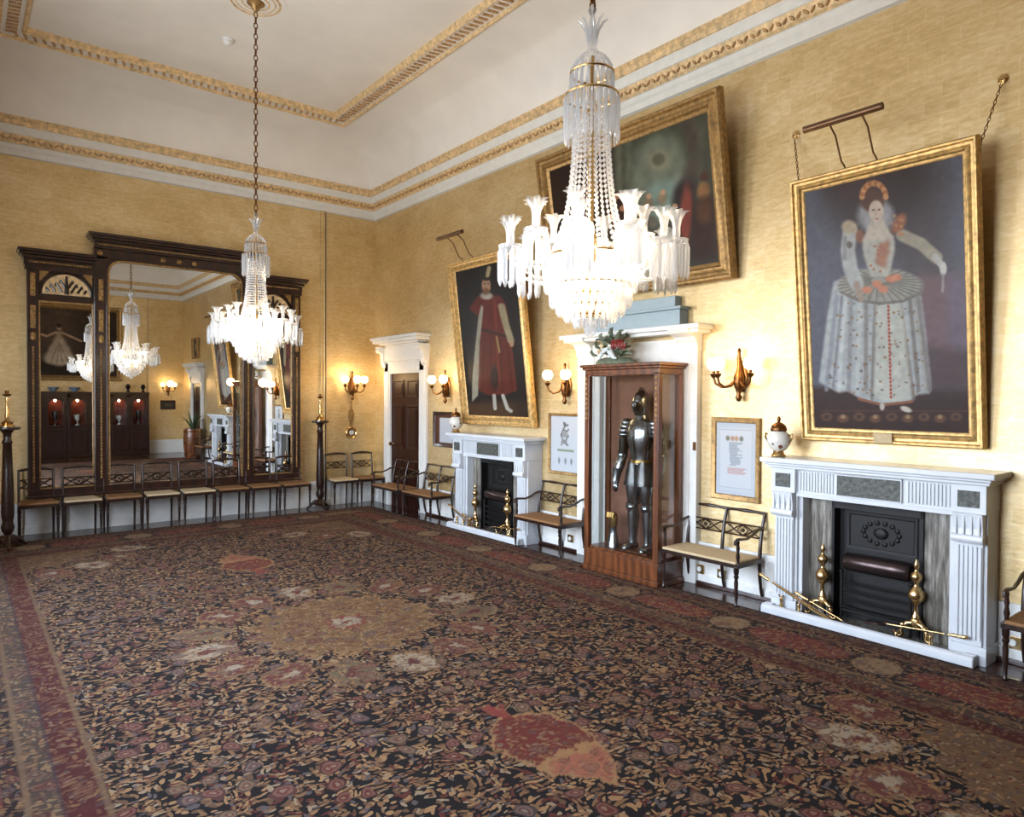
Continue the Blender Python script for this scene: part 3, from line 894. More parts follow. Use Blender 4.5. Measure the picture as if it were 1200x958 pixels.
# ================================================================== TORCH STANDS AND CANDLESTICKS
def make_torchere(loc, lab, lab2):
    r = thing('torchere', lab, 'candle stand', loc, group='torch stands flanking the mirror')
    m = MB(); m.lathe([(.02,.14),(.04,.16),(.06,.20),(.066,.24),(.05,.30),(.058,.34),(.064,.40),(.052,.9),(.042,1.18),(.056,1.20),(.038,1.24),(.042,1.30),(.07,1.34)], 12); m.build('shaft', M['darkwood'], r, smooth=50)
    m = MB(); m.lathe([(.06,1.335),(.125,1.345),(.13,1.36),(.125,1.375),(.0,1.376)], 24); m.build('top', M['darkwood'], r, smooth=40)
    m = MB(); m.lathe([(.10,.06),(.10,.10),(.07,.12),(.05,.15)], 6); m.build('base', M['darkwood'], r)
    for k in range(3):
        m = MB(); a = 2*PI*k/3+.5; c, s = math.cos(a), math.sin(a)
        m.tube([(c*d, s*d, z) for d, z in ((.05,.12),(.10,.10),(.15,.05),(.19,.02),(.21,.012))], [.03,.026,.02,.016,.012], 8); m.build('foot', M['darkwood'], r, smooth=50)
    c = thing('candlestick', lab2, 'candlestick', (loc[0], loc[1], loc[2]+1.377), group='candlesticks on the torch stands')
    m = MB(); m.lathe([(.075,0),(.075,.012),(.05,.03),(.062,.05),(.03,.07),(.018,.09)], 16); m.build('base', M['brass'], c, smooth=40)
    m = MB(); m.lathe([(.018,.09),(.026,.13),(.014,.16),(.02,.22),(.012,.28),(.022,.31),(.013,.34)], 14); m.build('stem', M['brass'], c, smooth=40)
    m = MB(); m.lathe([(.012,.34),(.04,.355),(.045,.37),(.02,.372),(.02,.41),(.012,.412)], 16); m.build('socket', M['bronze'], c, smooth=40)
make_torchere((.425, 9.66, .0125), 'tall dark torch stand left of the mirror at the photo edge', 'brass candlestick on the left torch stand at the photo edge')
make_torchere((4.385, 10.24, .0), 'tall dark torch stand right of the mirror', 'brass candlestick on the torch stand right of the mirror')

# ================================================================== CHANDELIERS
def make_chandelier(loc, label):
    zb = 2.04
    r = thing('chandelier', label, 'chandelier', (loc[0], loc[1], zb), group='crystal chandeliers')
    Z = lambda z: z-zb
    C = M['crystal']
    m = MB(); m.lathe([(.09,Z(5.738)),(.085,Z(5.72)),(.05,Z(5.70)),(.03,Z(5.66)),(.012,Z(5.64))], 20); m.build('canopy', M['giltframe2'], r, smooth=40)
    m = MB(); z = 5.645; k = 0
    while z > 3.62:
        a = (k % 2)*PI/2; L, w = .034, .017
        pts = [(w*math.cos(t)*math.cos(a), w*math.cos(t)*math.sin(a), Z(z-L+L*math.sin(t))) for t in [2*PI*q/10 for q in range(10)]]
        m.tube(pts, .0052, 6, closed=True); z -= .054; k += 1
    m.build('chain', M['bronze'], r, smooth=60)
    def prism(mm, x, y, z1, ln, rad=.0095):
        mm.lathe([(.002,z1),(rad*.7,z1-.012),(rad,z1-.022),(rad*.95,z1-ln+.016),(.001,z1-ln)], 6, (x, y, 0), a0=math.atan2(y, x))
    # crown and stem
    m = MB(); m.lathe([(.010,Z(3.62)),(.022,Z(3.60)),(.012,Z(3.57)),(.022,Z(3.52)),(.030,Z(3.46)),(.020,Z(3.42)),(.034,Z(3.40)),(.05,Z(3.385)),(.0,Z(3.38))], 12)
    for q in range(8):
        a = 2*PI*q/8; c, s = math.cos(a), math.sin(a)
        m.tube([(c*d, s*d, Z(zz)) for d, zz in ((.02,3.46),(.028,3.50),(.05,3.54),(.075,3.555))], [.006,.008,.007,.002], 5)
    m.build('crown', C, r, smooth=50)
    m = MB(); m.lathe([(.012,Z(3.38)),(.012,Z(2.95)),(.02,Z(2.9)),(.012,Z(2.6)),(.03,Z(2.5)),(.04,Z(2.42)),(.02,Z(2.36)),(.05,Z(2.30)),(.02,Z(2.14))], 12); m.build('stem', M['brass'], r, smooth=50)
    # dome of drops and the two upper tiers
    m = MB()
    for q in range(18):
        a = 2*PI*q/18; c, s = math.cos(a), math.sin(a)
        m.tube([(c*d, s*d, Z(zz)) for d, zz in ((.045,3.385),(.075,3.36),(.095,3.325),(.102,3.29))], .006, 5)
    m.build('dome', C, r, smooth=50)
    def tier(R, z1, ln, n, rad=.0095, nm='prism_tier'):
        mm = MB()
        for q in range(n):
            a = 2*PI*q/n; prism(mm, R*math.cos(a), R*math.sin(a), Z(z1), ln, rad)
        mm.build(nm, C, r)
        rr = MB(); rr.ring((0,0,Z(z1)), R, .006, 32, 6); rr.build('hoop', M['brass'], r, smooth=50)
    tier(.102, 3.30, .125, 20, .0085); tier(.128, 3.19, .22, 24, .0085)
    # strands of beads, falling from the upper tier to the bowl
    m = MB(); n = 26
    for q in range(n):
        a = 2*PI*q/n; c, s = math.cos(a), math.sin(a); L = 0.0
        for b in range(30):
            t = b/29; zz = 3.13-.71*t
            R = .078+.035*t+.09*t**4
            x, y = R*c, R*s; e = .0105
            m.add([(x+e,y,Z(zz)),(x-e,y,Z(zz)),(x,y+e,Z(zz)),(x,y-e,Z(zz)),(x,y,Z(zz)+.012),(x,y,Z(zz)-.012)], [(0,2,4),(2,1,4),(1,3,4),(3,0,4),(2,0,5),(1,2,5),(3,1,5),(0,3,5)])
    o = m.build('bead_curtain', C, r); o['kind'] = 'stuff'
    # bowl
    tier(.215, 2.425, .175, 40, .0115); tier(.188, 2.29, .11, 36, .012); tier(.155, 2.24, .10, 30, .012); tier(.118, 2.195, .085, 24, .011); tier(.075, 2.15, .07, 16, .010)
    m = MB(); m.lathe([(.005,Z(2.14)),(.03,Z(2.115)),(.018,Z(2.10)),(.028,Z(2.08)),(.030,Z(2.065)),(.02,Z(2.05)),(.0,Z(2.04))], 12); m.build('finial', C, r, smooth=40)
    for q in range(6):
        a = 2*PI*q/6; m = MB(); m.lathe([(.004,Z(2.385)),(.02,Z(2.36)),(.024,Z(2.33)),(.014,Z(2.29)),(.012,Z(2.25))], 10, (.09*math.cos(a), .09*math.sin(a), 0)); m.build('bulb', M['bulb'], r, smooth=60)
    for q in range(4):  # extra bulbs, added to brighten the arms and beads
        a = PI/4+PI/2*q; m = MB(); m.lathe([(.004,Z(2.53)),(.012,Z(2.515)),(.015,Z(2.495)),(.010,Z(2.47)),(.009,Z(2.43))], 10, (.25*math.cos(a), .25*math.sin(a), 0)); m.tube([(.14*math.cos(a),.14*math.sin(a),Z(2.36)),(.25*math.cos(a),.25*math.sin(a),Z(2.38)),(.25*math.cos(a),.25*math.sin(a),Z(2.43))], .007, 6); m.build('bulb', M['bulb'], r, smooth=60)
    for q in range(18):
        inner = q >= 12
        a = 2*PI*q/12+math.radians(8) if not inner else 2*PI*q/6+math.radians(30); c, s = math.cos(a), math.sin(a)
        up = .09 if inner else (.0 if q % 2 else .035)
        m = MB(); m.tube([(c*d, s*d, Z(zz)) for d, zz in (((.14,2.35),(.17,2.34),(.21,2.35),(.245,2.40),(.26,2.45),(.265,2.43+up)) if inner else ((.14,2.35),(.20,2.315),(.27,2.31),(.33,2.34),(.375,2.38+up),(.40,2.43+up)))], [.009,.009,.008,.008,.008,.008], 8)
        arm = m.build('arm', C, r, smooth=60)
        R = .265 if inner else .40; x, y = R*c, R*s
        m = MB(); m.lathe([(.012,Z(2.43+up)),(.05,Z(2.44+up)),(.056,Z(2.455+up)),(.02,Z(2.45+up)),(.012,Z(2.455+up))], 14, (x, y, 0)); m.build('bobeche', C, arm, smooth=40)
        m = MB(); L = []
        for rad, zz, sc in ((.014,2.455,0),(.018,2.48,0),(.017,2.51,0),(.022,2.545,.1),(.034,2.575,.22),(.046,2.585,.35)):
            L.append([(x+rad*(1+sc*math.cos(6*t))*math.cos(t), y+rad*(1+sc*math.cos(6*t))*math.sin(t), Z(zz+up)) for t in [2*PI*w/24 for w in range(24)]])
        m.loops(L, cap0=True); m.build('candle_cup', C, arm, smooth=50)
        m = MB()
        for w in range(9):
            t = 2*PI*w/9; px, py = x+.052*math.cos(t), y+.052*math.sin(t)
            m.lathe([(.002,Z(2.445+up)),(.006,Z(2.433+up)),(.0105,Z(2.42+up)),(.010,Z(2.29+up)),(.001,Z(2.268+up))], 6, (px, py, 0), a0=t)
        m.lathe([(.002,Z(2.30+up)),(.010,Z(2.285+up)),(.001,Z(2.255+up))], 6, (x, y, 0))
        m.build('prism_fringe', C, arm)
    return r
ch = make_chandelier((2.37, 2.36), 'nearest crystal chandelier, hanging in front of the large group painting')
dup(ch, (2.37, 7.14, 2.04), label='farther crystal chandelier on a long gilt chain in front of the mirror')

# ================================================================== GLASS CASE WITH ARMOUR
def make_case():
    yc = (4.10+5.06)/2; w = 5.06-4.10; xf, xb = 5.01, 5.365
    r = thing('display_case', 'tall glazed walnut display case holding a suit of armour', 'display case', (xb, yc, 0), -90)
    D = xb-xf; W = w/2
    m = MB(); m.box(-W-.012, W+.012, -D-.012, .012, 0, .05); m.box(-W, W, -D, 0, .05, .20); m.box(-W-.008, W+.008, -D-.008, .008, .20, .225); m.build('plinth', M['casewood'], r, bevel=.005)
    for sx in (-1, 1):
        for y0, y1 in ((-D, -D+.055), (-.05, 0)):
            x0, x1 = (W-.06, W) if sx > 0 else (-W, -W+.06)
            m = MB(); m.box(x0, x1, y0, y1, .225, 1.99); p = m.build('post', M['casewood'], r, bevel=.004)
            if y0 < -.2:
                b = MB()
                for k in range(9): b.ball(((x0+x1)/2, y0-.002, 1.94-.05*k), .018, 8, 5, sz=(.8,.5,1))
                b.build('carved_husks', M['giltframe2'], p, smooth=60)
    m = MB(); m.box(-W, W, -D, 0, 1.97, 2.03); m.box(-W-.02, W+.02, -D-.02, .02, 2.03, 2.055); m.box(-W-.04, W+.04, -D-.04, .03, 2.055, 2.085); m.build('cornice', M['casewood'], r, bevel=.006)
    m = MB(); m.box(-W+.05, W-.05, -.02, -.008, .225, 1.975); m.build('back_panel', M['caselining'], r)
    m = MB(); m.box(-W+.04, W-.04, -D+.03, -.01, .225, .245); m.build('shelf', M['casewood'], r)
    m = MB(); m.box(-W+.055, W-.055, -D+.02, -D+.026, .245, 1.97); m.build('front_pane', M['caseglass'], r)
    for sx in (-1, 1):
        m = MB(); x = sx*(W-.03); m.box(x-.003, x+.003, -D+.05, -.05, .245, 1.97); m.build('side_pane', M['caseglass'], r)
make_case()
def ringz(cx, cy, z, rx, ry, n=16, p=2.0):
    out = []
    for i in range(n):
        a = 2*PI*i/n; c, s = math.cos(a), math.sin(a)
        out.append((cx+rx*math.copysign(abs(c)**(2/p), c), cy+ry*math.copysign(abs(s)**(2/p), s), z))
    return out
def make_armour():
    r = thing('suit_of_armour', 'polished steel suit of armour standing inside the glazed case', 'armour', (5.19, 4.46, .247), -90)
    S, SD = M['steel'], M['steeldark']
    m = MB(); m.box(-.16, .16, -.10, .10, 0, .015); m.build('stand', M['casewood'], r, bevel=.004)
    m = MB(); m.loops([ringz(0,0,z,rx,ry) for z, rx, ry in ((.86,.118,.085),(.93,.105,.082),(1.0,.125,.098),(1.10,.152,.115),(1.19,.158,.108),(1.27,.14,.085),(1.31,.075,.06))], cap0=True, cap1=True)
    m.tube([(0,-.084,.88),(0,-.112,1.0),(0,-.122,1.10),(0,-.10,1.22)], .006, 6); m.build('cuirass', S, r, smooth=50)
    m = MB(); m.loops([ringz(0,0,z,rx,ry) for z, rx, ry in ((1.30,.078,.068),(1.345,.06,.055))], cap1=True); m.build('gorget', S, r, smooth=50)
    m = MB(); m.loops([ringz(0,dy,z,rx,ry) for z, rx, ry, dy in ((1.335,.06,.07,0),(1.38,.075,.09,-.005),(1.44,.078,.098,-.008),(1.50,.072,.094,0),(1.55,.05,.07,.005),(1.58,.02,.03,.01))], cap1=True)
    m.loops([[(sx*.003, y, z) for sx, y, z in ((-1,-.09,1.52),(1,-.09,1.52),(1,-.02,1.61),(-1,-.02,1.61))], [(sx*.003, y, z) for sx, y, z in ((-1,.10,1.45),(1,.10,1.45),(1,.04,1.60),(-1,.04,1.60))]], cap0=True, cap1=True)
    h = m.build('helmet', S, r, smooth=50)
    m = MB(); m.loops([ringz(0,-.03,z,rx,ry,12) for z, rx, ry in ((1.37,.05,.085),(1.42,.06,.098),(1.455,.066,.10),(1.47,.06,.09))], cap0=True, cap1=True); m.build('visor', SD, h, smooth=40)
    for s in (-1, 1):
        m = MB()
        for k, (z, rx) in enumerate(((1.26,.075),(1.22,.080),(1.18,.078),(1.14,.072))): m.ball((s*(.175+.012*k), 0, z), rx, 14, 8, sz=(.9,.95,.62))
        m.build('pauldron', S, r, smooth=60)
        sh, el, wr = Vector((s*.205,0,1.19)), Vector((s*.245,.01,.93)), Vector((s*.262,-.06,.73))
        m = MB(); m.tube([sh, sh.lerp(el,.5), el], [.055,.056,.048], 12); m.build('upper_arm_plate', SD, r, smooth=50)
        m = MB(); m.ball(tuple(el), .056, 12, 8); m.lathe([(.012,-.012),(.06,0),(.012,.012)], 14, (el.x+s*.02, el.y, el.z), 'x'); m.build('elbow_cop', S, r, smooth=50)
        m = MB(); m.tube([el, el.lerp(wr,.4), wr], [.046,.052,.038], 12); m.build('forearm_plate', S, r, smooth=50)
        hd = wr+Vector((0,-.015,-.06))
        m = MB(); m.tube([wr+Vector((0,.01,.07)), wr, hd, hd+Vector((0,-.004,-.03))], [.058,.040,.036,.030], 12)
        for f in range(4):
            b = hd+Vector(((f-1.5)*.016,-.002,-.03)); ln = (.062,.074,.07,.052)[f]
            m.tube([b, b+Vector((0,-.006,-ln*.5)), b+Vector((0,.008,-ln))], [.010,.009,.007], 7)
        b = hd+Vector((-s*.03,-.008,.0)); m.tube([b, b+Vector((-s*.016,-.018,-.03)), b+Vector((-s*.012,-.024,-.055))], [.012,.010,.008], 7)
        m.build('gauntlet', S, r, smooth=50)
        m = MB()
        for k in range(5): m.loops([ringz(s*.062,0,.885-.045*k,.070+.010*k,.088+.008*k,14), ringz(s*.064,0,.835-.045*k,.078+.010*k,.095+.008*k,14)], mi=0)
        m.build('tasset', SD, r, smooth=40)
        m = MB(); m.loops([ringz(s*.085,0,z,rx,ry,14) for z, rx, ry in ((.70,.078,.088),(.62,.082,.09),(.52,.066,.075),(.46,.056,.062))], cap0=True, cap1=True); m.build('thigh_plate', S, r, smooth=50)
        m = MB(); m.ball((s*.09,-.015,.435), .062, 14, 8, sz=(.95,1,.85)); m.lathe([(.01,-.01),(.05,0),(.01,.01)], 12, (s*.15,0,.435), 'x'); m.build('knee_cop', S, r, smooth=50)
        m = MB(); m.loops([ringz(s*.095,dy,z,rx,ry,14) for z, rx, ry, dy in ((.42,.052,.058,0),(.33,.058,.066,.008),(.22,.048,.054,.006),(.12,.038,.044,0),(.08,.042,.05,0))], cap0=True, cap1=True); m.build('greave', S, r, smooth=50)
        m = MB(); m.loops([ringz(s*(.098+.006*k),y,z,rx,rz,12) for k, (y, z, rx, rz) in enumerate(((.05,.05,.034,.03),(.0,.055,.042,.05),(-.03,.05,.043,.045)))], cap0=True, cap1=True)
        L = []
        for y, rx, rz in ((.06,.028,.03),(.03,.038,.045),(-.02,.042,.04),(-.07,.045,.032),(-.11,.038,.024),(-.135,.015,.012)):
            L.append([(s*(.098-.12*(y-.06)*.5)+rx*math.cos(t), y, max(.016, .018+rz+rz*math.sin(t))) for t in [2*PI*q/12 for q in range(12)]])
        m2 = MB(); m2.loops(L, cap0=True, cap1=True); m2.build('foot_plate', S, r, smooth=50)
    m = MB(); m.loops([ringz(0,0,z,rx,ry) for z, rx, ry in ((.905,.112,.088),(.875,.124,.094),(.87,.12,.09))]); m.build('belt', M['strap'], r, smooth=40)
make_armour()
g = thing('gauntlet', 'loose steel gauntlet standing on its cuff in the glazed case', 'gauntlet', (5.17, 4.80, .247), -90)
m = MB(); m.loops([ringz(0,0,z,a,b,16) for z, a, b in ((0,.075,.065),(.04,.068,.058),(.12,.045,.04),(.18,.036,.032),(.20,.038,.034))], cap0=True, cap1=True); m.build('cuff', M['steel'], g, smooth=50)
m = MB(); m.loops([ringz(0,0,z,a,b,16) for z, a, b in ((.20,.038,.03),(.24,.05,.034),(.29,.055,.036),(.33,.045,.034),(.35,.02,.018))], cap0=True, cap1=True)
for f in range(4): m.tube([(-.036+.024*f,-.03,.30),(-.036+.024*f,-.05,.34),(-.036+.024*f,-.055,.30)], [.012,.012,.009], 7)
m.tube([(.05,-.01,.24),(.065,-.03,.27),(.06,-.045,.30)], [.013,.012,.009], 7)
m.build('hand_plate', M['strap'], g, smooth=50)

# painted carving on top of the case
def make_crest():
    r = thing('carved_ornament', 'painted carving with red mantling, white arch and grey-green leaves on top of the display case', 'ornament', (5.20, 4.82, 2.085), -90)
    rd = random.Random(5)
    m = MB()
    m.loops([ringz(0,0,z,a,b,14) for z, a, b in ((0,.25,.10),(.03,.26,.11),(.06,.22,.09),(.08,.12,.06))], cap0=True, cap1=True); m.build('mound', M['leafgrey'], r, smooth=40)
    def leaf(px, py, pz, ang, ln, wd, tilt):
        mm = MB(); rows = []
        for k in range(6):
            t = k/5; w = wd*math.sin(PI*min(.97, t*.95+.06)); a = ang; d = ln*t
            z = pz+d*math.sin(tilt)-.5*ln*t*t*.6; x = px+d*math.cos(tilt)*math.cos(a); y = py+d*math.cos(tilt)*math.sin(a)
            sx, sy = -math.sin(a)*w, math.cos(a)*w
            rows.append([(x-sx,y-sy,z),(x,y,z+.012),(x+sx,y+sy,z),(x,y,z-.006)])
        mm.loops(rows, cap0=True, cap1=True); return mm
    for k in range(30):
        a = 2*PI*k/15+rd.uniform(-.2,.2)
        leaf(.10*math.cos(a), .03*math.sin(a)-.01, .08+.11*(k//15)+rd.uniform(0,.06), a, rd.uniform(.12,.19)*(1 if abs(math.sin(a)) < .7 else .75), .052, rd.uniform(.3,1.3)).build('leaf', M['leafgrey'] if k % 3 else M['leaf'], r, smooth=60)
    m = MB(); m.loops([ringz(-.02,-.02,z,a,b,14) for z, a, b in ((.06,.05,.05),(.12,.055,.05),(.16,.05,.045),(.185,.03,.03))], cap0=True, cap1=True); m.build('bust', M['whitepaint'], r, smooth=50)
    for s in (-1, 1):
        m = MB(); m.tube([(-.02,-.08,.165),(s*.035-.02,-.10,.145),(s*.075-.02,-.11,.10),(s*.095-.02,-.105,.07),(s*.13-.02,-.10,.06)], [.026,.034,.028,.020,.010], 10, flat=.7); m.build('plume', M['whitepaint'], r, smooth=60)
    m = MB(); m.loops([ringz(.05,-.02,z,a,b,14) for z, a, b in ((.20,.06,.05),(.225,.085,.06),(.25,.07,.05),(.275,.03,.02))], cap0=True, cap1=True); m.build('cap', M['redpaint'], r, smooth=50)
    for k in range(5):      # scalloped red mantling hanging from the cap
        x = .03+.04*k; m = MB(); m.tube([(x-.01,-.05,.235),(x+.012,-.085,.215),(x+.02,-.095,.18),(x+.006,-.085,.155)], [.012,.024,.022,.008], 8, flat=.55); m.build('mantling', M['redpaint'], r, smooth=60)
    for k, (x, z, a) in enumerate(((-.19,.10,2.6),(-.15,.17,2.2),(-.10,.24,1.9),(.02,.29,1.5),(.12,.27,1.1),(.20,.18,.7),(.21,.09,.3),(-.05,.20,2.0),(.15,.10,.6))):
        m = MB(); c, sn = math.cos(a), math.sin(a)
        m.tube([(x,-.06,z),(x+.03*c-.012*sn,-.085,z+.03*sn+.012*c),(x+.07*c,-.09,z+.07*sn),(x+.09*c+.02*sn,-.075,z+.085*sn-.02*c)], [.012,.026,.020,.006], 8, flat=.5); m.build('scrolled_leaf', M['leafgrey'], r, smooth=60)
    for x, z in ((-.16,.14),(-.12,.20),(.16,.16)):
        m = MB(); m.ball((x,-.06,z), .028, 10, 7); m.build('berry', M['redpaint'] if x > 0 else M['gilt'], r, smooth=60)
make_crest()

# ================================================================== CHIMNEYPIECES
def make_fireplace(yc, label):
    r = thing('fireplace', label, 'fireplace', (XR, yc, 0), -90, group='white marble chimneypieces')
    Wm = M['marble']
    # jambs (fluted pilasters)
    for s in (-1, 1):
        m = MB(); x0, x1 = (.56, .755) if s > 0 else (-.755, -.56)
        m.box(x0, x1, -.22, 0, 0, 1.10)
        xi, xo = (x0+.02, x1-.02)
        m.box(xi, xo, -.24, -.22, .12, .80); m.box(x0-.01, x1+.01, -.25, 0, 0, .12)
        for k in range(6):
            xx = xi+.012+(xo-xi-.024)*k/5
            m.box(xx-.007, xx+.007, -.25, -.24, .16, .78)
        j = m.build('jamb', Wm, r, bevel=.004)
        m = MB(); P = [(-.22,.80),(-.275,.80),(-.285,.84),(-.28,.90),(-.29,.96),(-.30,1.0),(-.22,1.0)]
        m.prism(P, xi-.01, xo+.01, 'yz')
        m.lathe([(.028, xi-.016), (.028, xo+.016)], 14, (0, -.278, .835), 'x')
        for k in range(4): xx = xi+.01+(xo-xi-.02)*k/3; m.box(xx-.007, xx+.007, -.297, -.285, .86, .985)
        m.build('console', Wm, j, bevel=.003)
        m = MB(); m.box(x0-.005, x1+.005, -.275, 0, 1.0, 1.19); b = m.build('corner_block', Wm, j, bevel=.004)
        m = MB(); m.box(x0+.035, x1-.035, -.283, -.27, 1.04, 1.15); o = m.build('inset_panel', M['relief'], b); o['label'] = 'dark carved panel'
        m = MB(); xs = x0-.035 if s > 0 else x1
        m.box(xs, xs+.035, -.20, -.05, .04, 1.0); m.build('inner_moulding', Wm, j, bevel=.006)
    m = MB(); m.box(-.565, .565, -.235, 0, .97, 1.19); m.box(-.56, .56, -.245, -.235, .97, 1.0)
    for s in (-1, 1):
        for k in range(12): xx = s*(.27+.26*k/11); m.box(xx-.007, xx+.007, -.245, -.235, 1.02, 1.17)
    f = m.build('frieze', Wm, r, bevel=.003)
    m = MB(); m.box(-.235, .235, -.255, -.235, 1.01, 1.18); m.build('centre_tablet', Wm, f, bevel=.003)
    m = MB(); m.box(-.225, .225, -.262, -.25, 1.02, 1.17); o = m.build('inset_panel', M['relief'], f); o['label'] = 'dark carved tablet'
    m = MB(); m.box(-.785, .785, -.30, 0, 1.19, 1.215); m.box(-.80, .80, -.325, 0, 1.215, 1.235); m.box(-.825, .825, -.35, 0, 1.235, 1.275); m.build('mantel_shelf', Wm, r, bevel=.007)
    # grey marble slips and the iron register grate
    for s in (-1, 1):
        m = MB(); a, b = sorted((s*.56, s*.33)); m.box(a, b, -.10, 0, .03, .97); m.build('slip', M['slip'], r, bevel=.002)
    m = MB(); m.box(-.33, .33, -.02, -.004, .03, .97); m.box(-.33, .33, -.12, -.0, .90, .97)
    for s in (-1, 1): a, b = sorted((s*.33, s*.31)); m.box(a, b, -.12, 0, .03, .95)
    g = m.build('iron_back', M['iron'], r)
    m = MB(); m.M = Matrix.Translation((0,-.02,.58)); frame_loops(m, .52, .30, [(0,0),(0,.012),(.02,.012),(.03,.004)]); m.M = Matrix.Identity(4)
    for k in range(14):
        a = 2*PI*k/14; m.ball((.13*math.cos(a), -.022, .73+.08*math.sin(a)), .02, 8, 6, sz=(1,.5,1))
    m.ball((0,-.025,.73), .045, 12, 8, sz=(1.2,.4,1)); m.build('relief_plate', M['iron'], g, smooth=50)
    m = MB(); m.lathe([(.055,-.24),(.07,-.22),(.07,.22),(.055,.24)], 18, (0,-.08,.49), 'x'); m.build('hood_roll', M['ironpol'], g, smooth=40)
    m = MB()
    for k in range(4): m.tube([(-.25,-.115,.14+.065*k),(0,-.15,.14+.065*k),(.25,-.115,.14+.065*k)], .009, 6)
    for x in (-.25, .25): m.tube([(x,-.115,.02),(x,-.115,.40)], .012, 8); m.ball((x,-.115,.41), .018, 8, 6)
    m.box(-.25,.25,-.12,-.02,.11,.125); m.build('grate', M['iron'], g, smooth=40)
    m = MB(); m.box(-.56, .56, -.24, 0, .0, .03); m.build('hearth_slab', M['slip'], r)
    m = MB(); y0, y1 = -.35, -.298
    pr = [(y0,0),(y0,.05),(y0+.012,.068),(y0+.03,.075),(y1-.01,.075),(y1,.06),(y1,0)]
    m.prism(pr, -.80, .72, 'yz')
    for a, b in ((-.80,-.725),(.645,.72)): m.box(a, b, y1, -.255, 0, .075)
    m.build('hearth_kerb', Wm, r, bevel=.008)
    return r
fp = make_fireplace(2.32, 'white marble fireplace under the portrait of the lady, right side of photo')
dup(fp, (XR, 7.00, 0), label='white marble fireplace under the portrait of the man in red, farther back')

def make_andiron(name='andiron'):
    r = thing(name, '', 'andiron')
    m = MB(); m.lathe([(.012,.13),(.02,.15),(.03,.17),(.016,.20),(.014,.26),(.026,.275),(.05,.305),(.054,.33),(.05,.355),(.026,.385),(.014,.40),(.018,.42),(.034,.44),(.038,.46),(.034,.48),(.014,.50),(.012,.515),(.02,.535),(.014,.56),(.004,.585)], 18); m.build('ball_shaft', M['brass'], r, smooth=50)
    m = MB(); m.loops([ringz(0,0,z,a,b,14) for z, a, b in ((.10,.035,.025),(.13,.05,.03),(.16,.03,.025))], cap0=True, cap1=True); m.build('plinth', M['brass'], r, smooth=50)
    for s in (-1, 1):
        m = MB(); m.tube([(s*.02,-.01,.13),(s*.05,-.02,.125),(s*.085,-.03,.08),(s*.075,-.032,.04),(s*.10,-.035,.018),(s*.125,-.035,.03)], [.018,.018,.016,.014,.013,.010], 8)
        m.ball((s*.075,-.032,.11), .02, 8, 6); m.build('scroll_foot', M['brass'], r, smooth=50)
    m = MB(); m.tube([(0,.0,.10),(0,.035,.09),(0,.045,.02)], .009, 6); m.build('log_bar', M['iron'], r, smooth=50)
    return r
an = make_andiron()
AND = [(2.69, 'brass andiron at the left of the right-hand fireplace'), (2.01, 'brass andiron at the right of the right-hand fireplace, nearest the camera'),
       (7.37, 'brass andiron at the left of the far fireplace'), (6.69, 'brass andiron at the right of the far fireplace')]
for i, (y, lab) in enumerate(AND):
    o = an if i == 0 else dup(an)
    o.location = (XR-.176, y, .031); o.rotation_euler = (0,0,-PI/2); o['label'] = lab; o['group'] = 'brass andirons'

# fire irons resting on small brass stands
def tool_rest(loc, lab, h=.12):
    r = thing('tool_rest', lab, 'tool rest', loc, -90, group='brass fire-iron rests')
    m = MB(); m.lathe([(.021,0),(.021,.008),(.012,.02),(.022,h*.45),(.010,h*.65),(.014,h*.85),(.01,h)], 12); m.build('pillar', M['brass'], r, smooth=50)
    m = MB(); m.tube([(-.02,0,h+.022),(-.014,0,h+.006),(0,0,h),(.014,0,h+.006),(.02,0,h+.022)], .006, 6); m.build('fork', M['brass'], r, smooth=50)
def fire_iron(name, lab, a, b, kind, yc):
    A, B = Vector(a), Vector(b); d = (B-A).normalized()
    r = thing(name, lab, 'fire iron', tuple(A), group='fire irons')
    B2 = B-A
    if kind == 'tongs':
        for s in (-1, 1):
            m = MB(); off = Vector((0,0,1)).cross(d).normalized()*(.012*s)
            m.tube([Vector((0,0,0))+off*.4, B2*.3+off, B2*.8+off*1.4, B2+off*.5], .006, 6); m.build('arm', M['brass'], r, smooth=50)
    else:
        m = MB(); m.tube([Vector((0,0,0)), B2*.78], .0065, 8); m.build('shaft', M['brass'], r, smooth=50)
    m = MB(); p = -d*.02; m.tube([p, p-d*.03, p-d*.06, p-d*.10, p-d*.12], [.008,.014,.010,.016,.006], 10); m.build('handle', M['brass'], r, smooth=50)
    if kind == 'shovel':
        s = Vector((0,0,1)).cross(d).normalized(); u = s.cross(d)
        m = MB(); rows = []
        for t, w in ((.74,.012),(.80,.045),(.90,.055),(1.0,.05)):
            c = B2*t; rows.append([tuple(c-s*w+u*.012), tuple(c-s*w*.8), tuple(c+s*w*.8), tuple(c+s*w+u*.012), tuple(c+s*w*.8-u*.004), tuple(c-s*w*.8-u*.004)])
        m.loops(rows, cap0=True, cap1=True); m.build('pan', M['ironpol'], r, smooth=40)
    elif kind == 'poker':
        m = MB(); m.tube([B2*.78, B2*.95, B2], [.0065,.008,.003], 8); m.build('tip', M['ironpol'], r, smooth=50)
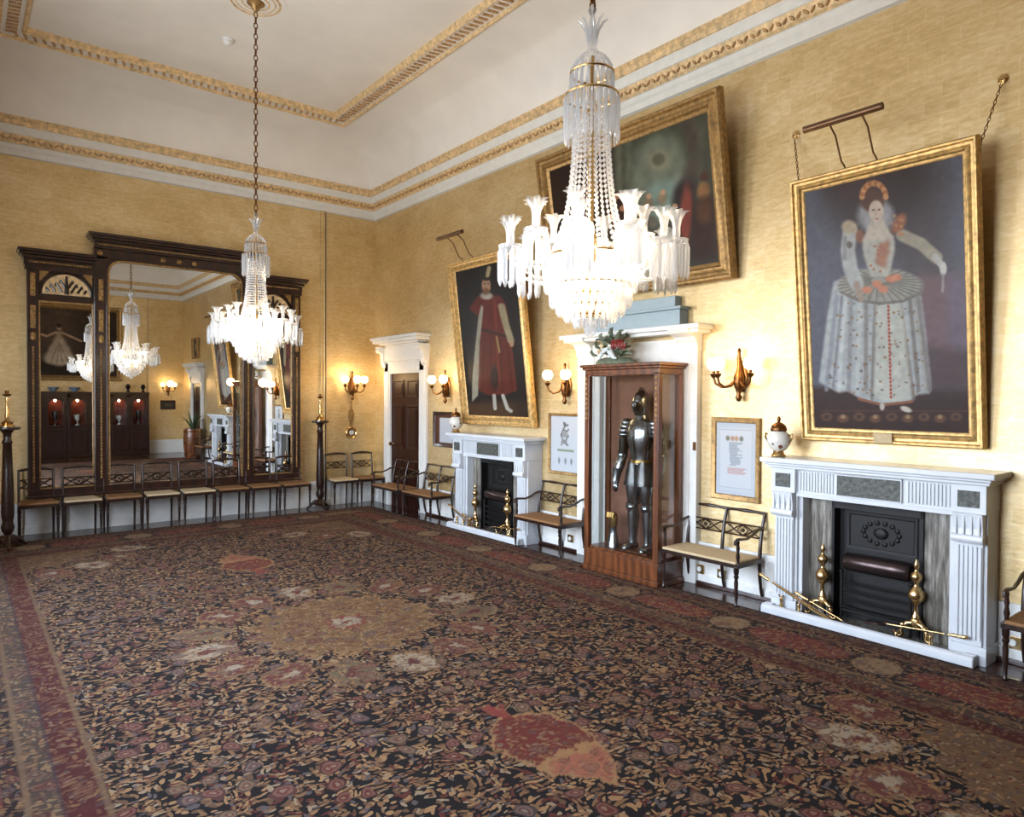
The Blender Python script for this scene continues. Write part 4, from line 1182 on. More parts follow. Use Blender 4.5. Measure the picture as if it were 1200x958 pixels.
for base, who in ((2.32, 'right-hand fireplace'), (7.00, 'far fireplace')):
    xk = XR-.275
    dl = base-2.32
    tool_rest((xk, 2.98+dl, .0), 'brass rest at the left end of the hearth, %s' % who, .14)
    tool_rest((xk, 2.83+dl, .0), 'brass rest holding the tongs, left of the grate, %s' % who, .12)
    tool_rest((xk, 1.88+dl, .0), 'brass rest under the shovel handle, %s' % who, .125)
    tool_rest((xk, 2.10+dl, .0), 'brass rest under the shovel blade, %s' % who, .09)
    fire_iron('fire_tongs', 'brass tongs leaning left of the grate, %s' % who, (xk, 3.06+dl, .245), (xk-.01, 2.56+dl, .055), 'tongs', 0)
    fire_iron('poker', 'long brass poker beside the tongs, %s' % who, (xk+.012, 2.74+dl, .16), (xk+.012, 2.42+dl, .05), 'poker', 0)
    fire_iron('fire_shovel', 'fire shovel with steel pan and brass handle on the right side of the %s' % who, (xk, 1.79+dl, .165), (xk, 2.30+dl, .125), 'shovel', 0)

# lidded jars on the mantel shelves
def make_jar(loc, lab):
    r = thing('porcelain_jar', lab, 'jar', loc, -90, group='porcelain jars on the mantels')
    m = MB(); m.lathe([(.035,.045),(.06,.06),(.088,.10),(.096,.14),(.088,.18),(.06,.205),(.05,.215)], 20); m.build('body', M['porcelain'], r, smooth=50)
    m = MB(); m.lathe([(.062,.21),(.066,.225),(.055,.255),(.03,.275),(.014,.283)], 20); m.build('lid', M['bronze'], r, smooth=50)
    m = MB(); m.lathe([(.008,.28),(.012,.295),(.016,.31),(.006,.33)], 12); m.build('finial', M['bronze'], r, smooth=50)
    m = MB(); m.lathe([(.055,0),(.06,.01),(.045,.025),(.04,.05)], 16); m.build('foot', M['brass'], r, smooth=40)
    for s in (-1, 1):
        m = MB(); m.tube([(s*.085,0,.17),(s*.115,0,.19),(s*.12,0,.155),(s*.095,0,.12)], .008, 6); m.build('handle', M['brass'], r, smooth=50)
make_jar((XR-.22, 3.05, 1.276), 'lidded flowered porcelain jar on the left end of the right-hand mantel')
make_jar((XR-.257, 7.71, 1.276), 'lidded porcelain jar on the left end of the far mantel')

# ================================================================== PICTURES
def hung_picture(name, label, y0, y1, zb, zt, fw, lean, canvas, mat_frame, quad=None, prof=None, cat='painting', foot=.06, depth=.07, group=None):
    """framed picture on the right wall spanning y0..y1; leans forward by `lean` metres at its top"""
    w = abs(y1-y0); H = math.hypot(zt-zb, lean)
    r = thing(name, label, cat, (XR-foot, (y0+y1)/2, zb), -90, group)
    tilt = math.atan2(lean, zt-zb)
    r.rotation_euler = (Euler((tilt, 0, 0)).to_matrix().to_4x4()).to_euler()
    r.rotation_euler = (Matrix.Rotation(math.radians(-90), 4, 'Z') @ Matrix.Rotation(tilt, 4, 'X')).to_euler()
    P = prof or [(0,-.0),(0,depth*.75),(fw*.10,depth),(fw*.22,depth*.98),(fw*.30,depth*.70),(fw*.45,depth*.62),(fw*.60,depth*.80),(fw*.70,depth*.82),(fw*.80,depth*.5),(fw*.92,depth*.42),(fw,depth*.25)]
    m = MB(); frame_loops(m, w, H, P); m.box(-w/2+.005, w/2-.005, -.005, .0, .005, H-.005)
    m.build('frame', mat_frame, r, smooth=35)
    cv = canvas(w-2*fw+.01, H-2*fw+.01)
    o = cv.mesh('canvas' if cat == 'painting' else 'sheet', (M['varnish'] if canvas is lady else M['paint']) if cat == 'painting' else M['paper'], r, -depth*.25-.002, fw-.005)
    return r, w, H
def lady(w, h):
    c = Canvas(w, h, 230, [(936,223),(1122,175),(1128,507),(946,500)], (92,92,106))
    c.ell(1030, 215, 62, 70, (52,36,34), .9); c.ell(990, 200, 30, 40, (66,46,44), .9); c.ell(1075, 300, 30, 60, (70,58,60), .9, .7)
    c.poly([(1065,318),(1130,318),(1130,460),(1065,450)], (126,92,96), 10, .75); c.poly([(1100,320),(1130,320),(1130,420),(1105,400)], (110,108,130), 8, .5)
    c.poly([(930,452),(1140,455),(1140,520),(930,520)], (50,27,20), 5); c.poly([(1060,400),(1140,410),(1140,460),(1060,460)], (66,50,52), 9, .7)
    for k in range(9): c.ell(960+19*k, 487+2*(k % 2), 7, 5, (96,64,42), .5); c.ell(960+19*k, 487, 3, 2.4, (150,120,88) if k % 2 else (60,36,30), .5)
    c.line([(955,480),(1125,480)], .8, (100,60,40), .8, .6)
    # skirt
    S = [(985,322),(969,328),(962,365),(951,446),(962,452),(974,459),(985,457),(1000,466),(1022,472),(1040,472),(1058,469),(1066,461),(1082,459),(1083,450),(1076,380),(1072,345),(1058,322)]
    c.poly(S, (176,182,184), 2)
    for x0, x1, cc in ((973,960,(138,146,156)),(983,974,(206,212,216)),(990,986,(140,142,146)),(1000,996,(196,200,200)),(1007,1006,(132,126,120)),(1058,1068,(120,112,106)),(1064,1077,(168,166,158)),(1068,1081,(126,118,114))):
        c.line([(x0,345),(x1,455)], 2.4, cc, 1.0, .8)
    c.line([(1047,350),(1062,466)], 2.2, (116,108,98), 1.0, .8); c.line([(1018,350),(1013,466)], 2.0, (122,116,108), 1.0, .8); c.line([(979,345),(968,452)], 1.6, (128,134,142), 1.0, .8)
    c.poly([(1018,345),(1050,345),(1060,466),(1040,470),(1016,466)], (200,200,186), 3, .75)
    rd = random.Random(3)
    for k in range(120):
        y = rd.uniform(350, 462); t = (y-340)/120; x = rd.uniform(978-22*t, 1066+14*t)
        c.ell(x, y, rd.uniform(.9,2), rd.uniform(.8,1.8), rd.choice([(120,96,72),(96,92,88),(150,112,80),(140,110,70)]), .6, .8)
    for k in range(26): c.ell(1033+2.5*k/26, 352+116*k/26, 1.5, 1.9, (170,72,48), .5)
    c.line([(998,466),(1025,473),(1060,469)], 1.6, (140,86,56), .6)
    # wheel frill
    c.ell(1024, 332, 50, 21, (156,154,142), .15)
    for k in range(30):
        a = 2*PI*k/30; c.line([(1022+10*math.cos(a),326+4*math.sin(a)),(1024+49*math.cos(a),332+20*math.sin(a))], .7, (102,98,88), 1, .75)
    c.line([(978,340),(1000,350),(1024,353),(1050,350),(1072,340)], 1.6, (118,112,104), .8)
    # bodice, arms
    c.poly([(1003,276),(1040,272),(1041,290),(1034,322),(1013,322),(1004,296)], (190,188,176), 2)
    c.poly([(1022,282),(1036,278),(1030,312),(1018,306)], (164,100,72), 3, .8)
    for k in range(10): c.ell(1012+rd.uniform(0,24), 284+rd.uniform(0,34), 1.6, 1.6, (176,112,80), .6)
    c.line([(989,268),(986,290),(989,312),(996,330)], 8.5, (184,186,184), .4); c.line([(996,330),(1001,348)], 3.4, (170,150,134), .5); c.line([(983,275),(982,300)], 2, (140,140,142), .9, .8)
    c.ell(988, 284, 3.4, 4, (110,100,92), .6)
    c.line([(1050,272),(1072,282),(1090,298)], 7.5, (168,160,140), .4); c.line([(1088,297),(1097,308)], 4, (196,192,184), .5); c.ell(1098, 311, 4.2, 8, (216,212,204), .4); c.line([(1098,318),(1097,338)], 1.6, (164,156,152), .8, .8)
    c.ell(988, 263, 9, 8, (186,168,140), .5); c.ell(1046, 258, 7, 13, (158,98,64), .5, 1, .5); c.ell(1000, 274, 5, 8, (158,98,64), .5, .8)
    for k in range(9): c.ell(1040+rd.uniform(-4,10), 250+rd.uniform(-4,22), 2, 2, (196,132,86), .6)
    # ruff, head
    c.ell(1019, 249, 22, 21, (146,146,152), .35); c.ell(1019, 249, 15, 15, (170,170,172), .5, .7)
    c.poly([(1012,256),(1028,254),(1040,276),(1003,280)], (204,192,176), 2); c.ell(1015, 231, 14, 14, (92,58,42), .3)
    c.ell(1019.5, 244, 8.6, 13, (218,200,184), .22); c.ell(1023, 247, 5, 9, (204,180,164), .7, .5)
    c.ell(1016.3, 242.5, 1.7, .9, (74,54,48), .6); c.ell(1023, 242, 1.7, .9, (74,54,48), .6); c.line([(1019.8,243),(1019.2,249)], .5, (184,156,140), .9); c.ell(1020, 253, 2.2, .8, (164,92,84), .6)
    for k in range(13):
        a = PI*(.98-.96*k/12); c.ell(1017+14*math.cos(a), 228-17*math.sin(a), 3.3, 3.8, (176,112,66) if k % 2 else (206,150,96), .5)
    # bow, shoes
    for p in ((1020,330),(1036,324),(1043,322),(1027,336),(1008,337)): c.ell(p[0], p[1], 6, 4.4, (206,132,98), .5)
    c.ell(1025, 475, 3, 4.5, (190,182,172), .5); c.ell(1053, 478, 7, 3.2, (206,198,186), .5, 1, .35)
    c.a *= .86; c.grain(.05, 5); c.grain(.03, 2); return c
def lord(w, h):
    c = Canvas(w, h, 150, [(536,318),(602,299),(616,489),(547,486)], (30,25,24))
    c.poly([(530,470),(630,468),(630,500),(530,500)], (84,62,44), 5)
    c.ell(610, 450, 12, 60, (44,36,32), .9, .6)
    c.poly([(559,350),(566,344),(584,343),(591,352),(596,390),(601,440),(602,456),(590,461),(570,462),(557,455),(559,420),(561,388)], (106,46,38), 1)
    for x0, x1 in ((566,563),(574,572),(583,586),(591,597)): c.line([(x0,390),(x1,455)], 1.4, (92,36,30), 1, .8)
    c.line([(578,350),(580,390),(582,445)], 1.3, (142,70,54), 1, .8); c.ell(577, 441, 4, 14, (40,22,20), .6); c.line([(562,383),(580,388),(594,392)], 1.4, (50,30,26), .7)
    c.poly([(562,352),(566,358),(561,400),(558,462),(551,470),(552,440),(557,395)], (182,178,158), 1)
    c.line([(586,356),(590,375),(596,396)], 3.8, (176,164,132), .5); c.ell(597, 400, 2.4, 3.4, (200,160,132), .5); c.line([(580,392),(583,410)], 1, (176,160,110), .6)
    c.poly([(550,360),(560,344),(566,346),(560,368)], (108,44,36), 1)
    c.ell(569.5, 344, 7, 4.5, (196,190,176), .5); c.ell(569.5, 332, 5, 9, (196,158,130), .3); c.ell(569, 339, 4, 4, (120,82,58), .6, .7)
    c.ell(567.8, 330, 1, .7, (60,40,36), .6); c.ell(571.8, 330, 1, .7, (60,40,36), .6)
    c.ell(569, 322, 6, 4.6, (28,20,18), .4); c.line([(571,321),(573,312)], 2.2, (196,180,140), .7)
    c.line([(576,462),(577,478)], 2, (206,202,190), .5); c.line([(586,462),(591,478),(595,481)], 2, (206,202,190), .5)
    c.a *= .80; c.grain(.06, 4); return c
def group_scene(w, h):
    c = Canvas(w, h, 220, [(650,191),(822,125),(844,320),(664,344)], (62,62,50))
    c.poly([(640,190),(716,160),(720,350),(650,350)], (40,28,22), 8)
    c.ell(772, 205, 36, 56, (82,86,72), .25); c.ell(772, 205, 29, 48, (94,98,84), .3); c.ell(770, 182, 14, 14, (112,110,92), .6); c.ell(770,182,7,8,(84,82,66),.5)
    for x in (722, 733, 812): c.poly([(x,150),(x+6,148),(x+10,270),(x+3,272)], (84,86,72), 3, .8)
    c.poly([(758,215),(790,206),(796,268),(764,275)], (104,122,114), 5, .9); c.poly([(750,268),(830,258),(850,330),(750,330)], (54,50,46), 8)
    c.line([(800,130),(812,180),(806,220)], 9, (66,58,50), .9, .8)
    c.poly([(788,222),(800,205),(812,214),(818,300),(800,330),(784,290)], (46,38,38), 4); c.ell(803, 255, 7, 38, (112,56,46), .6); c.ell(822, 225, 7, 12, (124,90,56), .5)
    c.poly([(812,236),(834,232),(842,312),(812,318)], (50,34,28), 4); c.ell(824, 250, 8, 18, (92,60,40), .8, .7); c.ell(822, 206, 5, 6, (70,48,38), .5)
    for x, y, cc in ((788,252,(170,178,166)),(775,232,(120,104,84)),(760,236,(104,92,74)),(783,278,(96,102,88)),(742,250,(90,78,62)),(765,262,(86,80,70))): c.ell(x, y, 5, 8, cc, .7)
    for x, y in ((790,243),(776,224),(760,228),(742,241)): c.ell(x, y, 3, 3.6, (160,126,100), .5)
    for x, y in ((724,236),(730,252),(716,262)): c.ell(x, y, 8, 13, (46,28,22), .6); c.ell(x+1, y-10, 3.4, 4, (146,104,78), .5)
    c.a *= 1.05; c.grain(.07, 5); return c
P3, w3, H3 = hung_picture('gilt_framed_picture', 'gilt-framed full-length portrait of a lady in a white gown above the right-hand fireplace', 1.63, 2.93, 1.42, 3.48, .105, .225, lady, M['giltframe'], foot=.03)
m = MB(); m.box(-.07, .065, -.075, -.058, .01, .085); o = m.build('name_plate', M['cream'], P3, bevel=.002); o['label'] = 'plain cream label plate'
P1, w1, H1 = hung_picture('gilt_framed_picture', 'tall gilt-framed portrait of a man in a long red robe above the far fireplace', 6.29, 7.81, 1.39, 3.54, .125, .26, lord, M['giltframe'], foot=.03)
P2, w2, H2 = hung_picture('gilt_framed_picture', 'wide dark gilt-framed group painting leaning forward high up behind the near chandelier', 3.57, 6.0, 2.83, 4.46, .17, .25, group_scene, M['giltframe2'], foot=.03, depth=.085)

def picture_light(parent, H, w, xc):
    m = MB(); m.tube([(xc-.28,-.27,H+.30),(xc+.28,-.27,H+.30)], .026, 12)
    l = m.build('picture_lamp', M['plate'], parent, smooth=40)
    for x in (xc-.10, xc+.13):
        m = MB(); m.tube([(x,-.02,H-.01),(x,-.045,H+.02),(x,-.09,H+.05),(x,-.12,H+.12),(x,-.16,H+.22),(x,-.25,H+.295)], .007, 6); m.build('lamp_arm', M['plate'], l, smooth=50)
picture_light(P3, H3, w3, -.12); picture_light(P1, H1, w1, -.32)
# hanging chains from hooks on the wall
def wall_chain(label, ya, za, yb, zb, xb):
    r = thing('picture_chain', label, 'picture chain', (XR, ya, za), 0, group='picture chains')
    m = MB(); m.lathe([(.03,0),(.032,-.01),(.012,-.02),(.012,-.035)], 12, (0,0,0), 'x'); m.ring((-.03,0,-.02), .018, .005, 12, 6, axis='x'); m.build('hook', M['brass'], r, smooth=40)
    a = Vector((-.03,0,-.035)); b = Vector((xb-XR, yb-ya, zb-za)); n = max(4, int((b-a).length/.032)); m = MB(); t = (b-a).normalized(); u = t.orthogonal().normalized(); v = t.cross(u)
    for k in range(n):
        p = a.lerp(b, (k+.5)/n); s = u if k % 2 else v
        m.tube([p+t*(.02*math.cos(q))+s*(.008*math.sin(q)) for q in [2*PI*i/8 for i in range(8)]], .0028, 5, closed=True)
    m.build('chain', M['bronze'], r, smooth=60)
wall_chain('thin chain from the wall hook at the right of the lady portrait', 1.585, 3.90, 1.655, 3.42, 5.27)
wall_chain('short chain from the wall hook at the left of the lady portrait', 3.05, 3.96, 2.90, 3.48, 5.25)

def doc(w, h):
    c = Canvas(w, h, 90, None, (168,174,180)); rd = random.Random(8)
    c.poly([(.08,.08),(.92,.08),(.92,.93),(.08,.93)], (178,182,186), 0); 
    for a, b in (((.10,.10),(.90,.10)),((.10,.90),(.90,.90)),((.10,.10),(.10,.90)),((.90,.10),(.90,.90))): c.line([a, b], .006, (140,148,156), .8, .7)
    for x, cc in ((.30,(112,106,84)),(.42,(158,124,108)),(.52,(158,130,100)),(.64,(104,104,88))): c.ell(x, .22, .05, .035, cc, .6)
    for y0, x0, x1 in [(.28+.018*k, .34+.06*(k > 5)*rd.random(), .50+.18*rd.random()) for k in range(18)]:
        c.line([(x0,y0),(x1,y0)], .005, (96,104,114), .9, .8)
    for k in range(5): c.line([(.30,.63+.018*k),(.66+.1*rd.random(),.63+.018*k)], .005, (160,104,94), .9, .8)
    return c
def arms_sketch(w, h):
    c = Canvas(w, h, 90, None, (176,181,186)); 
    for P in ([(.45,.12),(.50,.18),(.44,.24),(.55,.28),(.62,.24)], [(.50,.18),(.60,.16)], [(.44,.24),(.36,.34),(.42,.42),(.38,.52)], [(.50,.28),(.58,.38),(.50,.48),(.60,.52)], [(.36,.34),(.62,.36)]): c.line(P, .018, (84,86,84), .8, .9)
    c.ell(.49,.15,.05,.035,(88,88,88),.6); c.ell(.50,.33,.10,.06,(130,132,130),.6); c.ell(.48,.46,.09,.04,(118,120,120),.6)
    c.poly([(.24,.60),(.80,.60),(.80,.635),(.24,.635)], (92,112,74), 1, .8)
    for x in (.30,.52,.72): c.ell(x, .80, .035, .05, (112,116,116), .5); c.line([(x,.76),(x,.86)], .012, (120,122,122), .7)
    return c
def note(w, h):
    c = Canvas(w, h, 60, None, (70,36,22)); c.poly([(.25,.10),(1,.10),(1,.95),(.25,.95)], (172,178,184), 0)
    for k in range(14): c.line([(.34,.18+.05*k),(.85,.18+.05*k)], .010, (170,178,190), .9, .8)
    return c
flat = lambda fw: [(0,0),(0,.024),(fw*.15,.03),(fw*.5,.026),(fw*.85,.022),(fw,.012)]
hung_picture('framed_document', 'gilt-framed printed document hanging above the cream-seated settee', 3.34, 3.84, .83, 1.58, .05, .0, doc, M['giltframe2'], prof=flat(.05), cat='framed document', foot=.0, depth=.03)
hung_picture('framed_document', 'thin gilt-framed drawing of a coat of arms left of the armour case', 5.56, 6.11, .86, 1.57, .035, .0, arms_sketch, M['giltframe2'], prof=flat(.035), cat='framed drawing', foot=.0, depth=.03)
hung_picture('framed_document', 'small dark-framed notice beside the mahogany door', 8.10, 8.66, 1.03, 1.54, .05, .0, note, M['mahog'], prof=flat(.05), cat='framed notice', foot=.0, depth=.03)
def small_dark(w, h):
    c = Canvas(w, h, 60, None, (40,34,28)); c.ell(.5,.45,.22,.3,(130,110,84),.8); c.ell(.5,.35,.12,.14,(170,140,110),.6); return c
hung_picture('gilt_framed_picture', 'small dark framed picture above the door behind the camera, seen in the mirror', -1.15, -.55, 2.85, 3.45, .06, .02, small_dark, M['giltframe2'], foot=.0)

# ================================================================== WALL LIGHTS
LIGHTS = []
def point(name, loc, watts, col, rad, parent=None):
    l = bpy.data.lights.new(name, 'POINT'); l.energy = watts; l.color = col; l.shadow_soft_size = rad
    o = bpy.data.objects.new(name, l); COL.objects.link(o); o.location = loc
    if parent: o.parent = parent
    return o
WARM = (1.0, .66, .32)
def make_sconce(loc, rz, arms, label, W=9.0):
    W *= 1.6
    r = thing('wall_sconce', label, 'wall light', loc, rz, group='gilt wall sconces')
    m = MB(); m.lathe([(.0,-.23),(.018,-.22),(.03,-.19),(.016,-.16),(.030,-.12),(.05,-.06),(.045,.0),(.03,.04),(.018,.08),(.022,.15),(.012,.20),(.018,.225),(.006,.25)], 14, (0,-.06,0)); m.loops([ringz(0,-.012,z,a,.012,12) for z, a in ((-.14,.02),(-.08,.05),(0,.06),(.08,.04),(.14,.015))], cap0=True, cap1=True)
    m.tube([(0,0,0),(0,-.06,0)], .02, 8); m.build('back_plate', M['bronze'], r, smooth=50)
    for ax, ay in arms:
        m = MB(); d = Vector((ax, ay, 0)); 
        m.tube([(ax*.1,-.07+(ay+.07)*.1,-.03),(ax*.35,-.07+(ay+.07)*.35,-.085),(ax*.65,-.07+(ay+.07)*.65,-.10),(ax*.92,-.07+(ay+.07)*.92,-.065),(ax,ay,-.01),(ax,ay,.02)], [.011,.012,.011,.011,.010,.010], 8)
        m.lathe([(.008,-.02),(.026,.0),(.034,.02),(.012,.025),(.014,.05)], 12, (ax, ay, 0)); a = m.build('arm', M['bronze'], r, smooth=50)
        m = MB(); m.lathe([(.020,.05),(.048,.068),(.062,.10),(.060,.13),(.046,.155),(.034,.165)], 18, (ax, ay, 0)); o = m.build('lamp_shade', M['globe'], a, smooth=60)
    p = point('sconce_light', (0, -.34, .14), W, WARM, .09, r); p.name = 'sconce_light'
    return r
two = [(-.15,-.19), (.15,-.19)]; three = [(-.17,-.15), (0,-.24), (.17,-.15)]
make_sconce((XR, 8.28, 1.89), -90, two, 'gilt wall sconce between the mahogany door and the red-robed portrait', 7)
make_sconce((XR, 5.79, 1.90), -90, two, 'gilt wall sconce left of the armour case', 7)
make_sconce((XR, 3.53, 1.95), -90, [(-.20,-.15),(-.11,-.22),(.17,-.15)], 'gilt wall sconce above the framed document, right of the armour case', 7)
make_sconce((5.03, YB, 1.92), 0, three, 'gilt wall sconce on the end wall above the barometer', 9)
make_sconce((5.02, YS, 1.98), 180, three, 'gilt wall sconce behind the camera, seen in the mirror', 9)

r = thing('mounted_barometer', 'small hanging barometer with a round white dial below the end-wall sconce', 'barometer', (5.03, YB, 1.02))
m = MB(); m.prism([(-.03,.22),(-.02,.30),(-.045,.38),(-.05,.46),(-.025,.52),(0,.55),(.025,.52),(.05,.46),(.045,.38),(.02,.30),(.03,.22)], -.03, 0, 'xz'); m.box(-.014,.014,-.02,0,.50,.66); m.build('case', M['giltframe2'], r, bevel=.004)
m = MB(); m.lathe([(.095,0),(.095,-.03),(.085,-.04),(.075,-.03)], 24, (0,0,.14), 'y'); m.build('bezel', M['brass'], r, smooth=40)
m = MB(); m.lathe([(.076,-.028),(.0,-.032)], 24, (0,0,.14), 'y'); m.build('dial', M['dial'], r)
m = MB(); m.box(-.003,.003,-.035,-.032,.12,.20); m.build('needle', M['iron'], r)

# sockets, detector
for y, lab in ((5.71, 'brass socket on the skirting under the settee left of the case'), (4.02, 'brass socket low on the skirting beside the armour case'), (3.71, 'brass socket under the cream-seated settee'), (1.47, 'brass socket right of the right-hand fireplace')):
    r = thing('power_outlet', lab, 'power outlet', (XR-.026 if y != 4.02 else XR-.026, y, .10), -90, group='brass sockets on the skirting')
    if y == 4.02: r.location = (XR-.026, 3.945, .10)
    m = MB(); m.box(-.045,.045,-.010,0,0,.085); m.build('plate', M['brass'], r, bevel=.003)
    m = MB(); m.lathe([(.022,0),(.024,-.008),(.018,-.014)], 14, (0,-.010,.043), 'y'); m.build('socket', M['dial'], r, smooth=40)
r = thing('smoke_detector', 'small white smoke detector on the ceiling left of the far chandelier chain', 'smoke detector', (2.37, 8.07, ZT))
m = MB(); m.lathe([(.06,0),(.06,-.015),(.052,-.02)], 20); m.build('base', M['plastic'], r, smooth=40)
m = MB(); m.lathe([(.05,-.02),(.046,-.05),(.03,-.065),(.0,-.068)], 20); m.build('sensor', M['plastic'], r, smooth=40)

# ================================================================== REAR END OF THE ROOM (seen in the great mirror)
def make_cabinet(x, label):
    r = thing('display_cabinet', label, 'cabinet', (x, YS+.02, 0), 180, group='display cabinets along the rear wall')
    W, D = .51, .40
    m = MB(); m.box(-W, W, -D, 0, 0, .08); m.box(-W, W, -D+.01, 0, .08, .86); m.box(-W-.0, W+.0, -D-.015, 0, .86, .90); m.build('base', M['mahog'], r, bevel=.006)
    for cx in (-.255, .255):
        m = MB(); m.M = Matrix.Translation((cx,-D+.01,.14)); frame_loops(m, .42, .66, [(0,0),(0,.015),(.04,.015),(.05,.004)]); m.M = Matrix.Identity(4)
        m.build('cupboard_door', M['mahog'], r, bevel=.003)
    # upper case with two arched openings
    m = MB(); m.box(-W, W, -.03, 0, .90, 1.78)
    for x0, x1 in ((-W,-.43),(-.08,.08),(.43,W)): m.box(x0, x1, -D+.04, -.03, .90, 1.78)
    for cx in (-.255, .255):
        A = [(cx-.175, 1.70), (cx-.175, 1.46)] + [(cx-.175*math.cos(PI*k/12), 1.46+.175*math.sin(PI*k/12)) for k in range(1, 12)] + [(cx+.175, 1.46), (cx+.175, 1.70)]
        m.prism(A, -D+.04, -D+.07, 'xz')
    m.box(-W, W, -D+.04, 0, 1.69, 1.78); m.box(-W, W, -D+.01, 0, 1.78, 1.81); m.box(-W, W, -D-.01, 0, 1.81, 1.85)
    m.build('upper_case', M['mahog'], r, bevel=.004)
    for cx in (-.255, .255):
        m = MB(); m.box(cx-.175, cx+.175, -.04, -.031, .90, 1.69); n = m.build('niche', M['redlining'], r)
        m = MB(); m.box(cx-.08, cx+.08, -.22, -.16, 1.665, 1.685); m.build('niche_lamp', M['nichelamp'], n)
        m = MB(); m.box(cx-.174, cx+.174, -D+.05, -D+.054, .91, 1.62); m.build('niche_pane', M['pane'], r)
    return r
CABX = [.80, 1.84, 2.88, 3.92]
cab = make_cabinet(CABX[0], 'mahogany display cabinet at the left end of the row, seen in the mirror')
for x, lab in zip(CABX[1:], ('mahogany display cabinet second from the left of the mirrored row', 'mahogany display cabinet third from the left of the mirrored row', 'mahogany display cabinet at the right end of the mirrored row')): dup(cab, (x, YS+.02, 0), label=lab)
k = 0
NL = ['left', 'right']
for i, x in enumerate(CABX):
    for j, cx in enumerate((-.255, .255)):
        px = x-cx*-1
        lab = 'pale trophy cup in niche %s of the %s mirrored cabinet' % (('one','two')[j], ('leftmost','second','third','rightmost')[i])
        r = thing('trophy_cup', lab, 'trophy', (px, YS+.20, .902), 180, group='cups in the cabinet niches')
        h = (.30,.36,.26,.40)[k % 4]; k += 1
        m = MB(); m.lathe([(.06,0),(.06,.02),(.02,.05),(.015,h*.35),(.05,h*.5),(.075,h*.8),(.08,h),(.07,h)], 14); m.build('bowl', M['porcelain'] if k % 2 else M['steel'], r, smooth=50)
        for s in (-1, 1):
            m = MB(); m.tube([(s*.05,0,h*.55),(s*.11,0,h*.7),(s*.10,0,h*.9),(s*.075,0,h*.92)], .008, 6); m.build('handle', M['brass'], r, smooth=50)
for x in CABX:
    for cx in (-.255, .255): point('niche_light', (x+cx, YS+.20, 1.60), 1.6, (1,.72,.45), .03)
for x, kind, lab in ((2.05,'bowl','blue and white bowl on the cabinets, leftmost in the mirror'), (2.56,'bowl','blue and white bowl on the cabinets, second in the mirror'), (3.90,'urn','small dark urn on the cabinets, left of the pair in the mirror'), (4.30,'urn','small dark urn at the right end of the cabinet tops')):
    r = thing('china_bowl' if kind == 'bowl' else 'small_urn', lab, kind, (x, YS+.22, 1.85), 0, group='%ss on the cabinet tops' % kind)
    m = MB()
    if kind == 'bowl': m.lathe([(.06,0),(.06,.015),(.10,.06),(.145,.12),(.15,.13),(.135,.125),(.08,.05),(.0,.04)], 18); m.build('body', M['bluechina'], r, smooth=50)
    else: m.lathe([(.05,0),(.05,.03),(.02,.06),(.06,.12),(.07,.17),(.04,.20),(.055,.23),(.05,.23)], 16); m.build('body', M['iron'], r, smooth=50)

def dancer(w, h):
    c = Canvas(w, h, 150, None, (62,50,42))
    c.ell(.3,.3,.35,.4,(92,74,58),.9,.7); c.ell(.8,.4,.3,.5,(44,34,30),.9,.8); c.poly([(0,.8),(1,.78),(1,1),(0,1)],(46,36,28),6)
    c.poly([(.26,.42),(.34,.42),(.42,.58),(.48,.80),(.30,.86),(.14,.80),(.18,.60)], (168,148,126), 3); c.ell(.30,.74,.17,.10,(186,168,146),.6)
    for x in (.2,.27,.34,.41): c.line([(.30,.50),(x,.82)], .008, (136,116,98), .9, .7)
    c.poly([(.26,.34),(.34,.33),(.33,.46),(.27,.46)], (160,136,112), 2); c.ell(.30,.28,.03,.045,(186,152,124),.4); c.ell(.30,.255,.034,.03,(50,34,28),.5)
    c.line([(.34,.36),(.46,.42),(.56,.47)], .016, (176,144,118), .6); c.line([(.26,.36),(.16,.42),(.10,.40)], .016, (176,144,118), .6)
    c.grain(.08, 5); return c
w, h = 2.3, 2.15
r = thing('gilt_framed_picture', 'large dark painting of a woman in a pale dress, reflected in the mirror', 'painting', (2.62, YS+.03, 2.17), 180)
m = MB(); fw = .14; dp = .07
frame_loops(m, w, h, [(0,0),(0,dp*.75),(fw*.1,dp),(fw*.3,dp*.7),(fw*.5,dp*.62),(fw*.7,dp*.82),(fw*.85,dp*.5),(fw,dp*.25)]); m.build('frame', M['giltframe2'], r, smooth=35)
cv = dancer(w-2*fw+.01, h-2*fw+.01); cv.a = cv.a[:, ::-1]; cv.mesh('canvas', M['paint'], r, -dp*.25-.002, fw-.005)
def dark_panel(w, h):
    c = Canvas(w, h, 40, None, (38,32,26)); c.ell(.5,.5,.3,.2,(72,60,44),.9); return c
r = thing('framed_document', 'small dark framed panel under the sconce behind the camera, seen in the mirror', 'framed notice', (5.02, YS, 1.33), 180)
m = MB(); frame_loops(m, .42, .28, flat(.04)); m.build('frame', M['mahog'], r, smooth=35); dark_panel(.36,.22).mesh('sheet', M['paper'], r, -.014, .03)

